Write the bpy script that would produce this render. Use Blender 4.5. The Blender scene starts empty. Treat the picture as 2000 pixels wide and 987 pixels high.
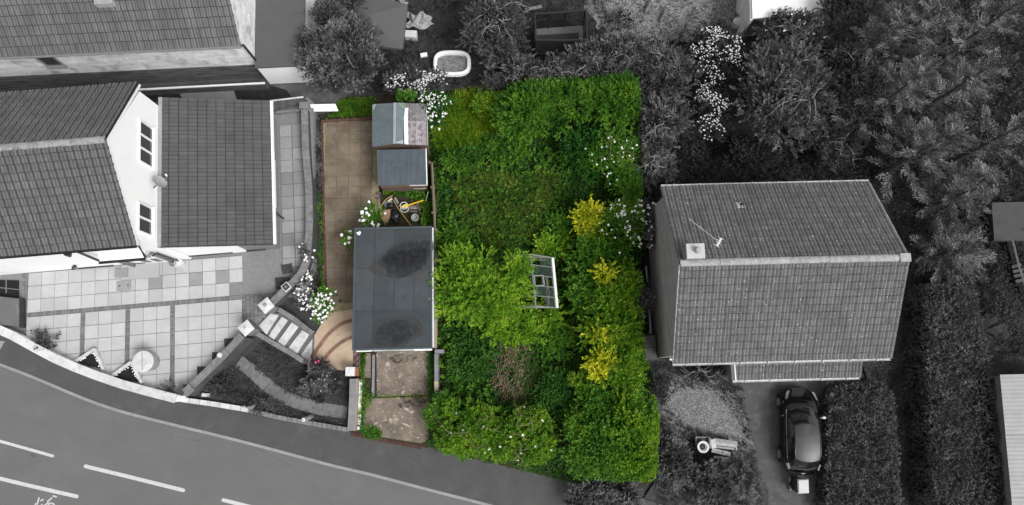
import bpy, math, random
import numpy as np
from mathutils import Vector, Matrix
random.seed(7); RNG = np.random.default_rng(11)
SC = bpy.context.scene; COL = SC.collection
pi = math.pi
# ---------------------------------------------------------------- camera
TH = math.radians(10.437); FPX = 1351.0; CH = 34.0
cam_d = bpy.data.cameras.new('camera'); cam = bpy.data.objects.new('camera', cam_d); COL.objects.link(cam)
cam.location = (0, 0, CH); cam.rotation_euler = (TH, 0, 0)
cam_d.sensor_width = 36.0; cam_d.lens = 36.0*FPX/2000.0; cam_d.clip_end = 2000.0; cam_d.clip_start = 0.5
SC.camera = cam
# ---------------------------------------------------------------- sky, sun, exposure
SUN_EL, SUN_AZ = math.radians(50), math.radians(128)     # azimuth clockwise from +Y
w = bpy.data.worlds.new("World"); SC.world = w; w.use_nodes = True
nt = w.node_tree; bg = nt.nodes['Background']
sky = nt.nodes.new('ShaderNodeTexSky'); sky.sky_type = 'NISHITA'; sky.sun_disc = False
sky.sun_elevation = SUN_EL; sky.sun_rotation = SUN_AZ; sky.dust_density = 3.0
hs = nt.nodes.new('ShaderNodeHueSaturation'); hs.inputs['Saturation'].default_value = 0.0   # grey overcast
nt.links.new(sky.outputs[0], hs.inputs['Color']); nt.links.new(hs.outputs[0], bg.inputs['Color'])
bg.inputs['Strength'].default_value = 0.15
sl = bpy.data.lights.new('sun', 'SUN'); sl.energy = 1.9; sl.angle = math.radians(24); sl.color = (1.0, 0.995, 0.985)
sun = bpy.data.objects.new('sun', sl); COL.objects.link(sun)
sd = Vector((math.sin(SUN_AZ)*math.cos(SUN_EL), math.cos(SUN_AZ)*math.cos(SUN_EL), math.sin(SUN_EL)))
sun.rotation_euler = sd.to_track_quat('Z', 'Y').to_euler()
SC.view_settings.view_transform = 'Standard'; SC.view_settings.look = 'None'
SC.view_settings.exposure = 0.25; SC.view_settings.gamma = 1.0
# ---------------------------------------------------------------- helpers
_c, _s = math.cos(TH), math.sin(TH)
def at(px, py, z=0.0):
    """ground-plan point under a point of the survey photograph, for a surface at height z"""
    u = (px-1000)/FPX; v = (493.5-py)/FPX
    d = (u, v*_c+_s, v*_s-_c); t = (z-CH)/d[2]
    return Vector((d[0]*t, d[1]*t, z))
def poly(pts, z): return [at(x, y, z) for x, y in pts]
WL = {}
def tag(o, label=None, cat=None, group=None, kind=None):
    if label: o['label'] = label
    if cat: o['category'] = cat
    if group: o['group'] = group
    if kind: o['kind'] = kind
    return o
def empty(name, loc, label=None, cat=None, group=None, kind=None):
    o = bpy.data.objects.new(name, None); COL.objects.link(o); o.location = loc; WL[o] = Vector(loc)
    o.empty_display_size = 0.2
    return tag(o, label, cat, group, kind)
def link(name, me, origin, parent=None, mtx=None):
    o = bpy.data.objects.new(name, me); COL.objects.link(o)
    if parent is not None:
        o.parent = parent; o.location = Vector(origin)-WL[parent]
    else: o.location = origin
    WL[o] = Vector(origin)
    return o
def inst(name, me, M, parent=None):
    o = bpy.data.objects.new(name, me); COL.objects.link(o)
    if parent is not None:
        o.parent = parent; o.matrix_basis = Matrix.Translation(-WL[parent]) @ M
    else: o.matrix_basis = M
    WL[o] = M.translation.copy()
    return o
class MB:
    def __init__(s): s.v = []; s.f = []; s.mi = []; s.cur = 0
    def add(s, vs, fs):
        n = len(s.v); s.v += [tuple(p) for p in vs]
        s.f += [tuple(i+n for i in f) for f in fs]; s.mi += [s.cur]*len(fs); return s
    def box(s, c, d, rot=None):
        x, y, z = d[0]/2, d[1]/2, d[2]/2
        vs = [Vector((a*x, b*y, e*z)) for e in (-1, 1) for a, b in ((-1,-1),(1,-1),(1,1),(-1,1))]
        if rot is not None:
            R = rot if isinstance(rot, Matrix) else Matrix.Rotation(rot, 3, 'Z'); vs = [R @ v for v in vs]
        c = Vector(c)
        return s.add([v+c for v in vs], [(0,3,2,1),(4,5,6,7),(0,1,5,4),(1,2,6,5),(2,3,7,6),(3,0,4,7)])
    def prism(s, pts, z0, z1, bottom=True):
        """pts: plan polygon (Vectors or tuples) extruded between heights"""
        a = sum(pts[i][0]*pts[(i+1) % len(pts)][1]-pts[(i+1) % len(pts)][0]*pts[i][1] for i in range(len(pts)))
        if a < 0: pts = pts[::-1]
        n = len(pts); vs = [(p[0], p[1], z0) for p in pts]+[(p[0], p[1], z1) for p in pts]
        fs = [tuple(range(n, 2*n))]+[(i, (i+1) % n, n+(i+1) % n, n+i) for i in range(n)]
        if bottom: fs.append(tuple(range(n-1, -1, -1)))
        return s.add(vs, fs)
    def quad(s, a, b, c, d): return s.add([a, b, c, d], [(0,1,2,3)])
    def tube(s, path, r, n=6, cap=True):
        path = [Vector(p) for p in path]; m = len(path); vs = []
        rr = r if isinstance(r, (list, tuple)) else [r]*m
        for i, p in enumerate(path):
            t = (path[min(i+1, m-1)]-path[max(i-1, 0)])
            t = t.normalized() if t.length > 1e-9 else Vector((0,0,1))
            a = t.cross(Vector((0,0,1)) if abs(t.z) < .95 else Vector((1,0,0))).normalized(); b = t.cross(a)
            for k in range(n):
                q = 2*pi*k/n; vs.append(p+(a*math.cos(q)+b*math.sin(q))*rr[i])
        fs = [(i*n+k, i*n+(k+1) % n, (i+1)*n+(k+1) % n, (i+1)*n+k) for i in range(m-1) for k in range(n)]
        if cap: fs += [tuple(range(n))[::-1], tuple(range((m-1)*n, m*n))]
        return s.add(vs, fs)
    def lathe(s, c, prof, n=20):
        vs = [(c[0]+r*math.cos(2*pi*k/n), c[1]+r*math.sin(2*pi*k/n), c[2]+z) for r, z in prof for k in range(n)]
        fs = [(i*n+k, i*n+(k+1) % n, (i+1)*n+(k+1) % n, (i+1)*n+k) for i in range(len(prof)-1) for k in range(n)]
        if prof[0][0] > .001: fs.append(tuple(range(n))[::-1])
        if prof[-1][0] > .001: fs.append(tuple(range((len(prof)-1)*n, len(prof)*n)))
        return s.add(vs, fs)
    def ball(s, c, r, n=8, m=5, sq=(1,1,1)):
        vs = []; 
        for i in range(m+1):
            a = pi*i/m-pi/2
            for k in range(n):
                q = 2*pi*k/n
                vs.append((c[0]+sq[0]*r*math.cos(a)*math.cos(q), c[1]+sq[1]*r*math.cos(a)*math.sin(q), c[2]+sq[2]*r*math.sin(a)))
        fs = [(i*n+k, i*n+(k+1) % n, (i+1)*n+(k+1) % n, (i+1)*n+k) for i in range(m) for k in range(n)]
        return s.add(vs, fs)
    def mesh(s, name, mats, origin=(0,0,0), smooth=False):
        me = bpy.data.meshes.new(name); o = Vector(origin)
        me.from_pydata([(p[0]-o.x, p[1]-o.y, p[2]-o.z) for p in s.v], [], s.f)
        for m in (mats if isinstance(mats, (list, tuple)) else [mats]): me.materials.append(m)
        if any(s.mi): me.polygons.foreach_set('material_index', s.mi)
        if smooth: me.polygons.foreach_set('use_smooth', [True]*len(me.polygons))
        me.update(); return me
    def build(s, name, mats, parent=None, smooth=False, kind=None, origin=None):
        a = np.array(s.v)
        if origin is None:
            lo, hi = a.min(0), a.max(0); origin = Vector(((lo[0]+hi[0])/2, (lo[1]+hi[1])/2, lo[2]))
        o = link(name, s.mesh(name, mats, origin, smooth), origin, parent)
        if kind: o['kind'] = kind
        return o
def frame(cx, cy, yaw):
    C, S = math.cos(yaw), math.sin(yaw)
    def f(u, v, z): return Vector((cx+u*C-v*S, cy+u*S+v*C, z))
    def g(px, py, z):
        p = at(px, py, z); x, y = p.x-cx, p.y-cy
        return x*C+y*S, -x*S+y*C
    return f, g
def clip_half(P, a, b):
    """keep the part of polygon P left of the line a->b"""
    out = []; n = len(P)
    def side(p): return (b[0]-a[0])*(p[1]-a[1])-(b[1]-a[1])*(p[0]-a[0])
    for i in range(n):
        p, q = P[i], P[(i+1) % n]; sp, sq = side(p), side(q)
        if sp >= 0: out.append(p)
        if sp*sq < 0:
            t = sp/(sp-sq); out.append((p[0]+(q[0]-p[0])*t, p[1]+(q[1]-p[1])*t))
    return out
def area(P): return abs(sum(P[i][0]*P[(i+1) % len(P)][1]-P[(i+1) % len(P)][0]*P[i][1] for i in range(len(P)))/2) if len(P) > 2 else 0
def inside(X, Y, P):
    X = np.asarray(X); Y = np.asarray(Y); r = np.zeros(X.shape, bool); n = len(P)
    for i in range(n):
        x0, y0 = P[i][0], P[i][1]; x1, y1 = P[(i+1) % n][0], P[(i+1) % n][1]
        if y0 == y1: continue
        r ^= ((y0 > Y) != (y1 > Y)) & (X < (x1-x0)*(Y-y0)/(y1-y0)+x0)
    return r
# ---------------------------------------------------------------- materials
def g(v): return (v, v, v)
MATS = {}
def mat(name, col, rough=.8, var=.15, scale=4.0, rnd=0.0, spk=None, bump=0.0, bscale=40.0, metal=0.0, spec=.4, streak=None, blot=None, coat=0):
    """col + soft noise variation + per-piece random value + lichen speckles / blotches"""
    if name in MATS: return MATS[name]
    m = bpy.data.materials.new(name); m.use_nodes = True; t = m.node_tree; N = t.nodes; Lk = t.links
    bs = N['Principled BSDF']; bs.inputs['Roughness'].default_value = rough; bs.inputs['Metallic'].default_value = metal
    bs.inputs['Specular IOR Level'].default_value = spec
    if coat: bs.inputs['Coat Weight'].default_value = coat; bs.inputs['Coat Roughness'].default_value = .03
    geo = N.new('ShaderNodeNewGeometry')
    def noise(sc, det=4, rg=.6, vec=None, dist=0):
        n = N.new('ShaderNodeTexNoise'); n.inputs['Scale'].default_value = sc; n.inputs['Detail'].default_value = det
        n.inputs['Roughness'].default_value = rg; n.inputs['Distortion'].default_value = dist
        Lk.new(vec if vec is not None else geo.outputs['Position'], n.inputs['Vector']); return n.outputs['Fac']
    def math_(op, a, b):
        n = N.new('ShaderNodeMath'); n.operation = op
        for i, x in enumerate((a, b)):
            if x is None: continue
            if isinstance(x, (int, float)): n.inputs[i].default_value = x
            else: Lk.new(x, n.inputs[i])
        return n.outputs[0]
    def mapr(x, a, b, lo, hi):
        n = N.new('ShaderNodeMapRange'); n.inputs[1].default_value = a; n.inputs[2].default_value = b
        n.inputs[3].default_value = lo; n.inputs[4].default_value = hi; Lk.new(x, n.inputs[0]); return n.outputs[0]
    fac = mapr(noise(scale, 6, .65), .3, .7, 1-var, 1+var)
    if rnd:
        oi = N.new('ShaderNodeObjectInfo')
        r = math_('FRACT', math_('ADD', oi.outputs['Random'], geo.outputs['Random Per Island']), None)
        fac = math_('MULTIPLY', fac, mapr(r, 0, 1, 1-rnd, 1+rnd))
    if streak:
        mp = N.new('ShaderNodeMapping'); mp.inputs['Scale'].default_value = streak[0]; Lk.new(geo.outputs['Position'], mp.inputs['Vector'])
        fac = math_('MULTIPLY', fac, mapr(noise(1, 3, .6, mp.outputs[0]), .35, .65, 1-streak[1], 1+streak[1]))
    cn = N.new('ShaderNodeVectorMath'); cn.operation = 'SCALE'; cn.inputs[0].default_value = col[:3]; Lk.new(fac, cn.inputs['Scale'])
    out = cn.outputs[0]
    def over(mask, c2):
        nonlocal out
        mx = N.new('ShaderNodeMix'); mx.data_type = 'RGBA'; Lk.new(mask, mx.inputs[0]); Lk.new(out, mx.inputs[6]); mx.inputs[7].default_value = (*c2[:3], 1)
        out = mx.outputs[2]
    for b in (blot or []):      # (scale, lo, hi, colour, strength)
        over(mapr(noise(b[0], 5, .6, dist=.4), b[1], b[2], 0, b[4]), b[3])
    if spk:                     # (scale, threshold, colour)
        over(mapr(noise(spk[0], 2, .5), spk[1], spk[1]+.03, 0, .85), spk[2])
    Lk.new(out, bs.inputs['Base Color'])
    if bump:
        bp = N.new('ShaderNodeBump'); bp.inputs['Strength'].default_value = bump; bp.inputs['Distance'].default_value = .02
        Lk.new(noise(bscale, 4, .7), bp.inputs['Height']); Lk.new(bp.outputs[0], bs.inputs['Normal'])
    MATS[name] = m; return m
def leafmat(name, c1, c2, c3, lowf=1.2, trans=.25, rough=.6, wi=.45, wn=.6, nr=(.3, .7)):
    m = bpy.data.materials.new(name); m.use_nodes = True; t = m.node_tree; N = t.nodes; Lk = t.links
    bs = N['Principled BSDF']; bs.inputs['Roughness'].default_value = rough; bs.inputs['Specular IOR Level'].default_value = .25
    geo = N.new('ShaderNodeNewGeometry'); n = N.new('ShaderNodeTexNoise'); n.inputs['Scale'].default_value = lowf; n.inputs['Detail'].default_value = 3
    Lk.new(geo.outputs['Position'], n.inputs['Vector'])
    a = N.new('ShaderNodeMath'); a.operation = 'MULTIPLY_ADD'; a.inputs[1].default_value = wi; Lk.new(geo.outputs['Random Per Island'], a.inputs[0])
    b = N.new('ShaderNodeMapRange'); b.inputs[1].default_value = nr[0]; b.inputs[2].default_value = nr[1]; b.inputs[3].default_value = 0; b.inputs[4].default_value = wn
    Lk.new(n.outputs['Fac'], b.inputs[0]); Lk.new(b.outputs[0], a.inputs[2])
    cr = N.new('ShaderNodeValToRGB'); e = cr.color_ramp.elements; e[0].position = .1; e[0].color = (*c1, 1); e[1].position = .95; e[1].color = (*c3, 1)
    k = e.new(.5); k.color = (*c2, 1); Lk.new(a.outputs[0], cr.inputs[0]); Lk.new(cr.outputs[0], bs.inputs['Base Color'])
    tr = N.new('ShaderNodeBsdfTranslucent'); Lk.new(cr.outputs[0], tr.inputs['Color'])
    mx = N.new('ShaderNodeMixShader'); mx.inputs[0].default_value = trans
    Lk.new(bs.outputs[0], mx.inputs[1]); Lk.new(tr.outputs[0], mx.inputs[2]); Lk.new(mx.outputs[0], N['Material Output'].inputs['Surface'])
    MATS[name] = m; return m
def glassmat(name, tint, alpha):
    m = bpy.data.materials.new(name); m.use_nodes = True; t = m.node_tree; N = t.nodes
    bs = N['Principled BSDF']; bs.inputs['Base Color'].default_value = (*tint, 1); bs.inputs['Roughness'].default_value = .05
    bs.inputs['Alpha'].default_value = alpha; MATS[name] = m; return m

# neutral (grey) surroundings
ASPH   = mat('asphalt', g(.130), .9, .07, .7, spk=(38, .68, g(.24)), bump=.5, bscale=70, streak=((.25, .9, 1), .05), blot=[(.35, .5, .75, g(.112), .7), (26, .5, .7, g(.098), .55), (3, .66, .7, g(.105), .4)])
PAVE   = mat('pavement_asphalt', g(.072), .9, .14, 1.3, bump=.3, bscale=90, spk=(45, .7, g(.2)), blot=[(1.2, .55, .75, g(.115), .6), (24, .5, .7, g(.065), .5)])
KERB   = mat('kerb_concrete', g(.26), .9, .15, 5, rnd=.08)
PAINT  = mat('road_paint', g(.5), .8, .12, 6, spk=(22, .64, g(.25)), blot=[(9, .58, .66, g(.42), .6)])
SLAB   = mat('pale_paving_slab', g(.42), .85, .07, 1.6, rnd=.09, blot=[(1.3, .5, .7, g(.38), .6), (7, .58, .75, g(.33), .45)], spk=(26, .72, g(.25)), bump=.1)
SLABG  = mat('grey_paving_slab', g(.25), .85, .10, 2, rnd=.22, blot=[(5, .55, .8, g(.2), .6)], bump=.15)
BRICKG = mat('grey_paving_brick', g(.16), .9, .12, 5, rnd=.2, bump=.2)
MORTAR = mat('grey_mortar_bed', g(.2), .95, .15, 6)
WHITE  = mat('white_render', g(.84), .85, .03, 1.5, bump=.06)
WHITEP = mat('white_paint_metal', g(.8), .5, .05, 3)
UPVC   = mat('white_plastic', g(.82), .35, .02, 3)
COPE   = mat('white_coping', g(.56), .85, .12, 1.2, rnd=.08, blot=[(3, .5, .7, g(.34), .7), (11, .6, .7, g(.3), .5)])
TILE1  = mat('dark_roof_tile', g(.105), .85, .2, 2.2, rnd=.13, spk=(22, .69, g(.24)), blot=[(1.1, .5, .7, g(.085), .6), (9, .58, .7, g(.03), .5)])
TILE2  = mat('weathered_roof_tile', g(.128), .88, .16, 1.6, rnd=.17, spk=(10, .675, g(.42)), blot=[(.9, .5, .75, g(.075), .7), (5, .55, .7, g(.135), .5), (13, .63, .68, g(.035), .8)])
TILE3  = mat('smooth_roof_tile', g(.078), .75, .08, 1.5, rnd=.10, blot=[(.8, .5, .7, g(.05), .5)])
TILE4  = mat('old_roof_tile', g(.115), .9, .16, 1.2, rnd=.14, spk=(30, .70, g(.24)), streak=((3, .4, .4), .12))
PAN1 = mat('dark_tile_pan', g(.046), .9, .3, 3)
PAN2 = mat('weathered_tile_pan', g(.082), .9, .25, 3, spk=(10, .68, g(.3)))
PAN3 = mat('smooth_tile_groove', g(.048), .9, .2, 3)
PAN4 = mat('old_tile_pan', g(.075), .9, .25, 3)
RIDGE1 = mat('mortared_ridge', g(.26), .9, .25, 5, rnd=.12, blot=[(7, .5, .7, g(.13), .7)])
RIDGE2 = mat('lichened_ridge', g(.28), .9, .25, 5, rnd=.15, blot=[(8, .5, .7, g(.45), .6)])
DIRTYW = mat('dirty_white_render', g(.68), .9, .14, 2, blot=[(1.3, .5, .72, g(.24), .8), (5, .58, .75, g(.3), .5)], streak=((.6, .6, 4), .12))
BRICKW = mat('dark_brickwork', g(.095), .9, .15, 4, streak=((.8, .8, 13), .55), blot=[(2, .5, .7, g(.04), .6)], spk=(14, .66, g(.15)))
BRICKH = mat('grey_brickwork', g(.17), .9, .14, 3, rnd=.18)
DARKP  = mat('dark_plastic', g(.025), .4, .1, 4)
GREYP  = mat('grey_plastic', g(.22), .5, .1, 4)
FELTG  = mat('grey_roof_felt', g(.085), .9, .08, 1.5, spk=(40, .76, g(.2)))
SOILG  = mat('grey_soil', g(.05), .95, .5, 7, spk=(30, .66, g(.16)), bump=.8, bscale=25)
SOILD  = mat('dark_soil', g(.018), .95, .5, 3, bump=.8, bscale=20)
GRASSG = mat('grey_lawn', g(.04), .95, .4, 6, bump=.9, bscale=60, spk=(24, .68, g(.12)), blot=[(.8, .5, .75, g(.07), .7)])
GRAVEL = mat('grey_gravel', g(.14), .95, .5, 22, bump=1, bscale=40, spk=(35, .6, g(.42)), blot=[(1.5, .5, .7, g(.1), .5)])
CONCG  = mat('grey_concrete', g(.075), .9, .2, 1.2, blot=[(2.5, .5, .75, g(.15), .6), (7, .6, .75, g(.06), .6)], bump=.3)
STONEG = mat('grey_stone', g(.15), .9, .25, 4, rnd=.15, blot=[(5, .5, .7, g(.09), .6)], bump=.4)
BRICKR = mat('pale_grey_brick', g(.27), .9, .14, 3, streak=((1.2, 1.2, 12), .22), blot=[(1.5, .5, .7, g(.2), .6)])
WOODG  = mat('grey_timber', g(.2), .85, .2, 5, rnd=.15)
GLASSD = mat('dark_window_glass', g(.05), .06, .1, 1, spec=.6)
TARPD  = mat('dark_canopy_fabric', g(.085), .8, .06, 1.5)
TARPL  = mat('pale_tarpaulin', g(.3), .7, .15, 3)
BARKG  = mat('grey_bark', g(.14), .9, .3, 8)
BARKD  = mat('dark_bark', g(.06), .9, .3, 8)
# coloured plot
EARTH  = mat('garden_soil', (.035, .03, .015), .95, .5, 5, bump=.8, bscale=25)
FELT   = mat('garage_roof_felt', (.044, .053, .060), .9, .2, .9, bump=.15, bscale=60, streak=((1.5, .25, 1), .09), rnd=.2, blot=[(.7, .48, .68, (.062,.060,.060), .7), (3, .55, .7, (.034,.04,.046), .6)], spk=(25, .72, (.11, .12, .13)))
FELTS  = mat('shed_roof_felt', (.12, .15, .165), .8, .14, 2.5, rnd=.05, blot=[(3, .58, .75, (.22, .25, .26), .5)], bump=.2)
FELTS2 = mat('small_shed_felt', (.07, .085, .10), .9, .14, 3, spk=(30, .73, (.16, .17, .18)), streak=((6, .8, 1), .12))
PATH   = mat('brown_path_slab', (.185, .148, .112), .9, .2, 2.0, rnd=.10, blot=[(1.1, .46, .66, (.10, .07, .047), .75), (7, .56, .68, (.26, .21, .15), .5), (2.6, .6, .7, (.2, .17, .14), .6)], spk=(18, .69, (.40, .34, .24)), bump=.3)
PATHJ  = mat('path_joint', (.46, .38, .25), .95, .4, 5, blot=[(2, .55, .62, (.40, .32, .2), .8), (5, .52, .62, (.25, .24, .03), .8), (5, .3, .4, (.06, .05, .03), .5)])
BEIGE  = mat('beige_concrete', (.47, .365, .265), .9, .12, 3, blot=[(3, .55, .7, (.3, .22, .16), .6), (9, .6, .7, (.5, .4, .3), .5)], bump=.25)
REDBR  = mat('red_brick', (.095, .046, .036), .9, .2, 6, rnd=.3, bump=.2)
PURBR  = mat('purple_brick', (.17, .12, .12), .9, .3, 6, rnd=.4, bump=.2)
DRIVE  = mat('drive_concrete', (.185, .15, .12), .92, .16, 1.5, blot=[(1.1, .46, .62, (.12, .097, .082), .85), (3, .54, .66, (.3, .25, .2), .6), (2.2, .6, .66, (.08, .065, .055), .6), (12, .62, .66, (.5, .45, .38), .7)], spk=(7, .68, (.52, .48, .42)), bump=.3)
CREAMW = mat('cream_wall', (.33, .27, .22), .9, .2, 4)
GREYW  = mat('bluegrey_coping', (.2, .2, .215), .9, .15, 4, rnd=.08)
BRWOOD = mat('brown_timber', (.13, .085, .065), .85, .25, 7, rnd=.2)
PWOOD  = mat('flaking_board', (.3, .27, .29), .85, .2, 6, rnd=.15, blot=[(5, .5, .6, (.12, .09, .09), .9)])
FLASH  = mat('white_flashing', (.82, .86, .86), .5, .05, 3)
ALU    = mat('aluminium_frame', (.30, .30, .28), .45, .15, 6, metal=.3)
YELLOW = mat('yellow_plastic', (.8, .5, .02), .45, .1, 5)
HOSE   = mat('hose_ochre', (.5, .34, .12), .6, .1, 5)
BLACKB = mat('black_polythene', (.012, .012, .015), .35, .2, 8)
GLASS  = glassmat('greenhouse_glass', (.10, .14, .13), .14)
PETAL  = mat('white_petal', (.85, .85, .83), .7, .06, 8)
PETALG = mat('white_blossom', g(.75), .7, .06, 8)
PINK   = mat('pink_petal', (.7, .1, .22), .7, .1, 8)
LEAF = {
 'green':  leafmat('green_leaf', (.016,.070,.007), (.060,.180,.014), (.18,.33,.028)),
 'bright': leafmat('bright_green_leaf', (.04,.13,.008), (.15,.32,.018), (.36,.52,.035)),
 'dark':   leafmat('deep_green_leaf', (.010,.055,.006), (.022,.10,.010), (.05,.17,.014)),
 'olive':  leafmat('olive_leaf', (.035,.11,.007), (.10,.235,.012), (.25,.37,.025)),
 'yellow': leafmat('yellow_leaf', (.09,.20,.008), (.42,.46,.014), (.78,.74,.05)),
 'grass':  leafmat('long_grass', (.045,.14,.005), (.13,.26,.010), (.27,.36,.02), 1.0),
 'nettle': leafmat('nettle_leaf', (.014,.066,.009), (.036,.125,.016), (.10,.22,.028), 1.0),
 'dry':    leafmat('dry_grass', (.05,.10,.012), (.10,.17,.022), (.22,.25,.05), 1.0),
 'g1':     leafmat('grey_leaf', g(.03), g(.075), g(.17)),
 'g2':     leafmat('mid_grey_leaf', g(.025), g(.09), g(.23), 1.6, .2, .6, .35, .7, (.36, .64)),
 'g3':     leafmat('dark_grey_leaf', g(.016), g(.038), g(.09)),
 'conif':  leafmat('grey_conifer_spray', g(.016), g(.075), g(.25), 1.2, .06, .6, .28, .80, (.38, .63)),
 'hedge':  leafmat('grey_hedge_leaf', g(.022), g(.065), g(.20), 2.5),
}
TWIGG  = mat('grey_twig', g(.23), .9, .2, 5)
TWIGB  = mat('brown_twig', (.2, .14, .10), .9, .3, 6, rnd=.4)
# ---------------------------------------------------------------- roofs and walls
GAPD = mat('gap_shade_dirt', g(.022), .95, .3, 12)
def tile_mesh(name, tw, tl, m, prof, lip=.03, lift=.03, slot=.028, pan=None):
    n = len(prof); mb = MB(); L = tl*1.12
    e = tl-slot; zt = lift*slot/tl     # the exposed face ends just short of the next course: a gap, its shade and dirt both painted dark
    lo = [(x*tw, 0, z+lift) for x, z in prof]; hi = [(x*tw, e, z+zt) for x, z in prof]; dn = [(x*tw, .002, z+lift-lip) for x, z in prof]
    s1 = [(x*tw, e+.004, z+zt-.03) for x, z in prof]; s2 = [(x*tw, L, z-.03) for x, z in prof]
    mb.add(lo+hi+dn+s1+s2, [(i, i+1, n+i+1, n+i) for i in range(n-1)]+[(2*n+i, 2*n+i+1, i+1, i) for i in range(n-1)])
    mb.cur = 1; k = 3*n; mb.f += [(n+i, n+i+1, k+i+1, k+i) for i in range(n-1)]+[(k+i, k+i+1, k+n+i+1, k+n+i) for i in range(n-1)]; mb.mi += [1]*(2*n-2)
    if pan:      # darker material on the valleys between the rolls
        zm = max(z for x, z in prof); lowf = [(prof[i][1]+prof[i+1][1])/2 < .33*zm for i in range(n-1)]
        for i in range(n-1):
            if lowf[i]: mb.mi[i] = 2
    return mb.mesh(name, [m, GAPD]+([pan] if pan else []))
ROLL2 = [(i/10, .042*(.5-.5*math.cos(4*pi*i/12))**1.2) for i in range(13)]
PAN = [(0, .0), (.11, .0), (.12, .022), (.5, .018), (.9, .022), (1, .03)]
FLATT = [(0, 0), (.47, .002), (.5, -.008), (.53, .002), (.985, 0), (1.0, -.012)]
def slope_cells(O, U, V, width, length, tw, tl, jit=.006):
    U = U.normalized(); V = V.normalized(); N = U.cross(V).normalized(); out = []
    nx = int(round(width/tw)); ny = int(round(length/tl)); 
    for j in range(ny):
        for i in range(nx):
            M = Matrix((( U.x, V.x, N.x, 0), (U.y, V.y, N.y, 0), (U.z, V.z, N.z, 0), (0,0,0,1)))
            M.translation = O+U*(i*width/nx)+V*(j*length/ny)+N*(random.uniform(0, .008)+.014+.012*math.sin(i*.23+j*.31+O.x)+(.02 if random.random() < .012 else 0))
            out.append(M @ Matrix.Rotation(random.uniform(-jit, jit), 4, 'Z') @ Matrix.Rotation(random.uniform(-jit, jit), 4, 'X'))
    return out
def pix(p):
    dz = p.z-CH; dep = p.y*_s-dz*_c
    return 1000+FPX*p.x/dep, 493.5-FPX*(p.y*_c+dz*_s)/dep
def place_many(name, me, Ms, parent, limit=300):
    """the first `limit` in view as objects of their own, the rest joined into one part"""
    def key(M):
        x, y = pix(M.translation); off = 0 if (-20 < x < 2020 and -20 < y < 1010) else 1
        return off, (M.translation-Vector((0,0,CH))).length
    Ms = sorted(Ms, key=key)
    for M in Ms[:limit]: inst(name, me, M, parent)
    rest = Ms[limit:]
    if rest:
        nv = len(me.vertices); co = np.empty(nv*3); me.vertices.foreach_get('co', co); co = np.c_[co.reshape(-1, 3), np.ones(nv)]
        A = np.array([[list(r) for r in M] for M in rest]); V = (co @ np.transpose(A, (0, 2, 1)))[:, :, :3].reshape(-1, 3)
        F = np.array([list(p.vertices) for p in me.polygons]); F = (F[None]+(np.arange(len(rest))*nv)[:, None, None]).reshape(-1, 4)
        o = quadmesh(name+'s', V, F, me.materials[0], parent); o['kind'] = 'stuff'
        for mm in list(me.materials)[1:]: o.data.materials.append(mm)
        mi = np.empty(len(me.polygons), np.int32); me.polygons.foreach_get('material_index', mi); o.data.polygons.foreach_set('material_index', np.tile(mi, len(rest)))
def quadmesh(name, V, F, m, parent=None, origin=None):
    if origin is None: origin = Vector(((V[:,0].min()+V[:,0].max())/2, (V[:,1].min()+V[:,1].max())/2, V[:,2].min()))
    me = bpy.data.meshes.new(name); V = V-np.array(origin); n = len(F); k = F.shape[1]
    me.vertices.add(len(V)); me.vertices.foreach_set('co', V.astype(np.float32).ravel())
    me.loops.add(n*k); me.loops.foreach_set('vertex_index', F.astype(np.int32).ravel())
    me.polygons.add(n); me.polygons.foreach_set('loop_start', np.arange(0, n*k, k, dtype=np.int32)); me.polygons.foreach_set('loop_total', np.full(n, k, np.int32))
    me.polygons.foreach_set('use_smooth', np.zeros(n, bool))
    me.materials.append(m); me.update(calc_edges=True)
    return link(name, me, origin, parent)
def ridge_tiles(parent, a, b, r, m, step=.42, name='ridge_tile'):
    d = (b-a); L = d.length; d.normalize(); n = int(L/step); sx = d.cross(Vector((0,0,1))).normalized()
    mb = MB(); nn = 7
    for y in (0, L/n*.985):
        for k in range(nn):
            q = pi*k/(nn-1); mb.v.append((r*math.cos(q), y, r*.75*math.sin(q)-.05))
    mb.f = [(k, nn+k, nn+k+1, k+1) for k in range(nn-1)]+[tuple(range(nn)), tuple(range(nn, 2*nn))[::-1]]; mb.mi = [0]*len(mb.f)
    me = mb.mesh(name, m)
    for i in range(n):
        p = a+d*(L*i/n); up = sx.cross(d)
        M = Matrix(((sx.x, d.x, up.x, 0), (sx.y, d.y, up.y, 0), (sx.z, d.z, up.z, 0), (0,0,0,1))); M.translation = p+Vector((0,0,random.uniform(-.012, .012)))
        inst(name, me, M @ Matrix.Rotation(random.uniform(-.02, .02), 4, 'Z'), parent)
def gable_walls(f, u0, u1, vf, vb, z0, ze, zr, vr=0):
    mb = MB(); prof = [(-vf, z0), (vb, z0), (vb, ze), (vr, zr), (-vf, ze)]
    vs = [f(u, v, z) for u in (u0, u1) for v, z in prof]
    mb.add(vs, [(0,1,2,3,4), (9,8,7,6,5), (0,5,6,1), (1,6,7,2), (2,7,8,3), (3,8,9,4), (4,9,5,0)]); return mb
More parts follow.
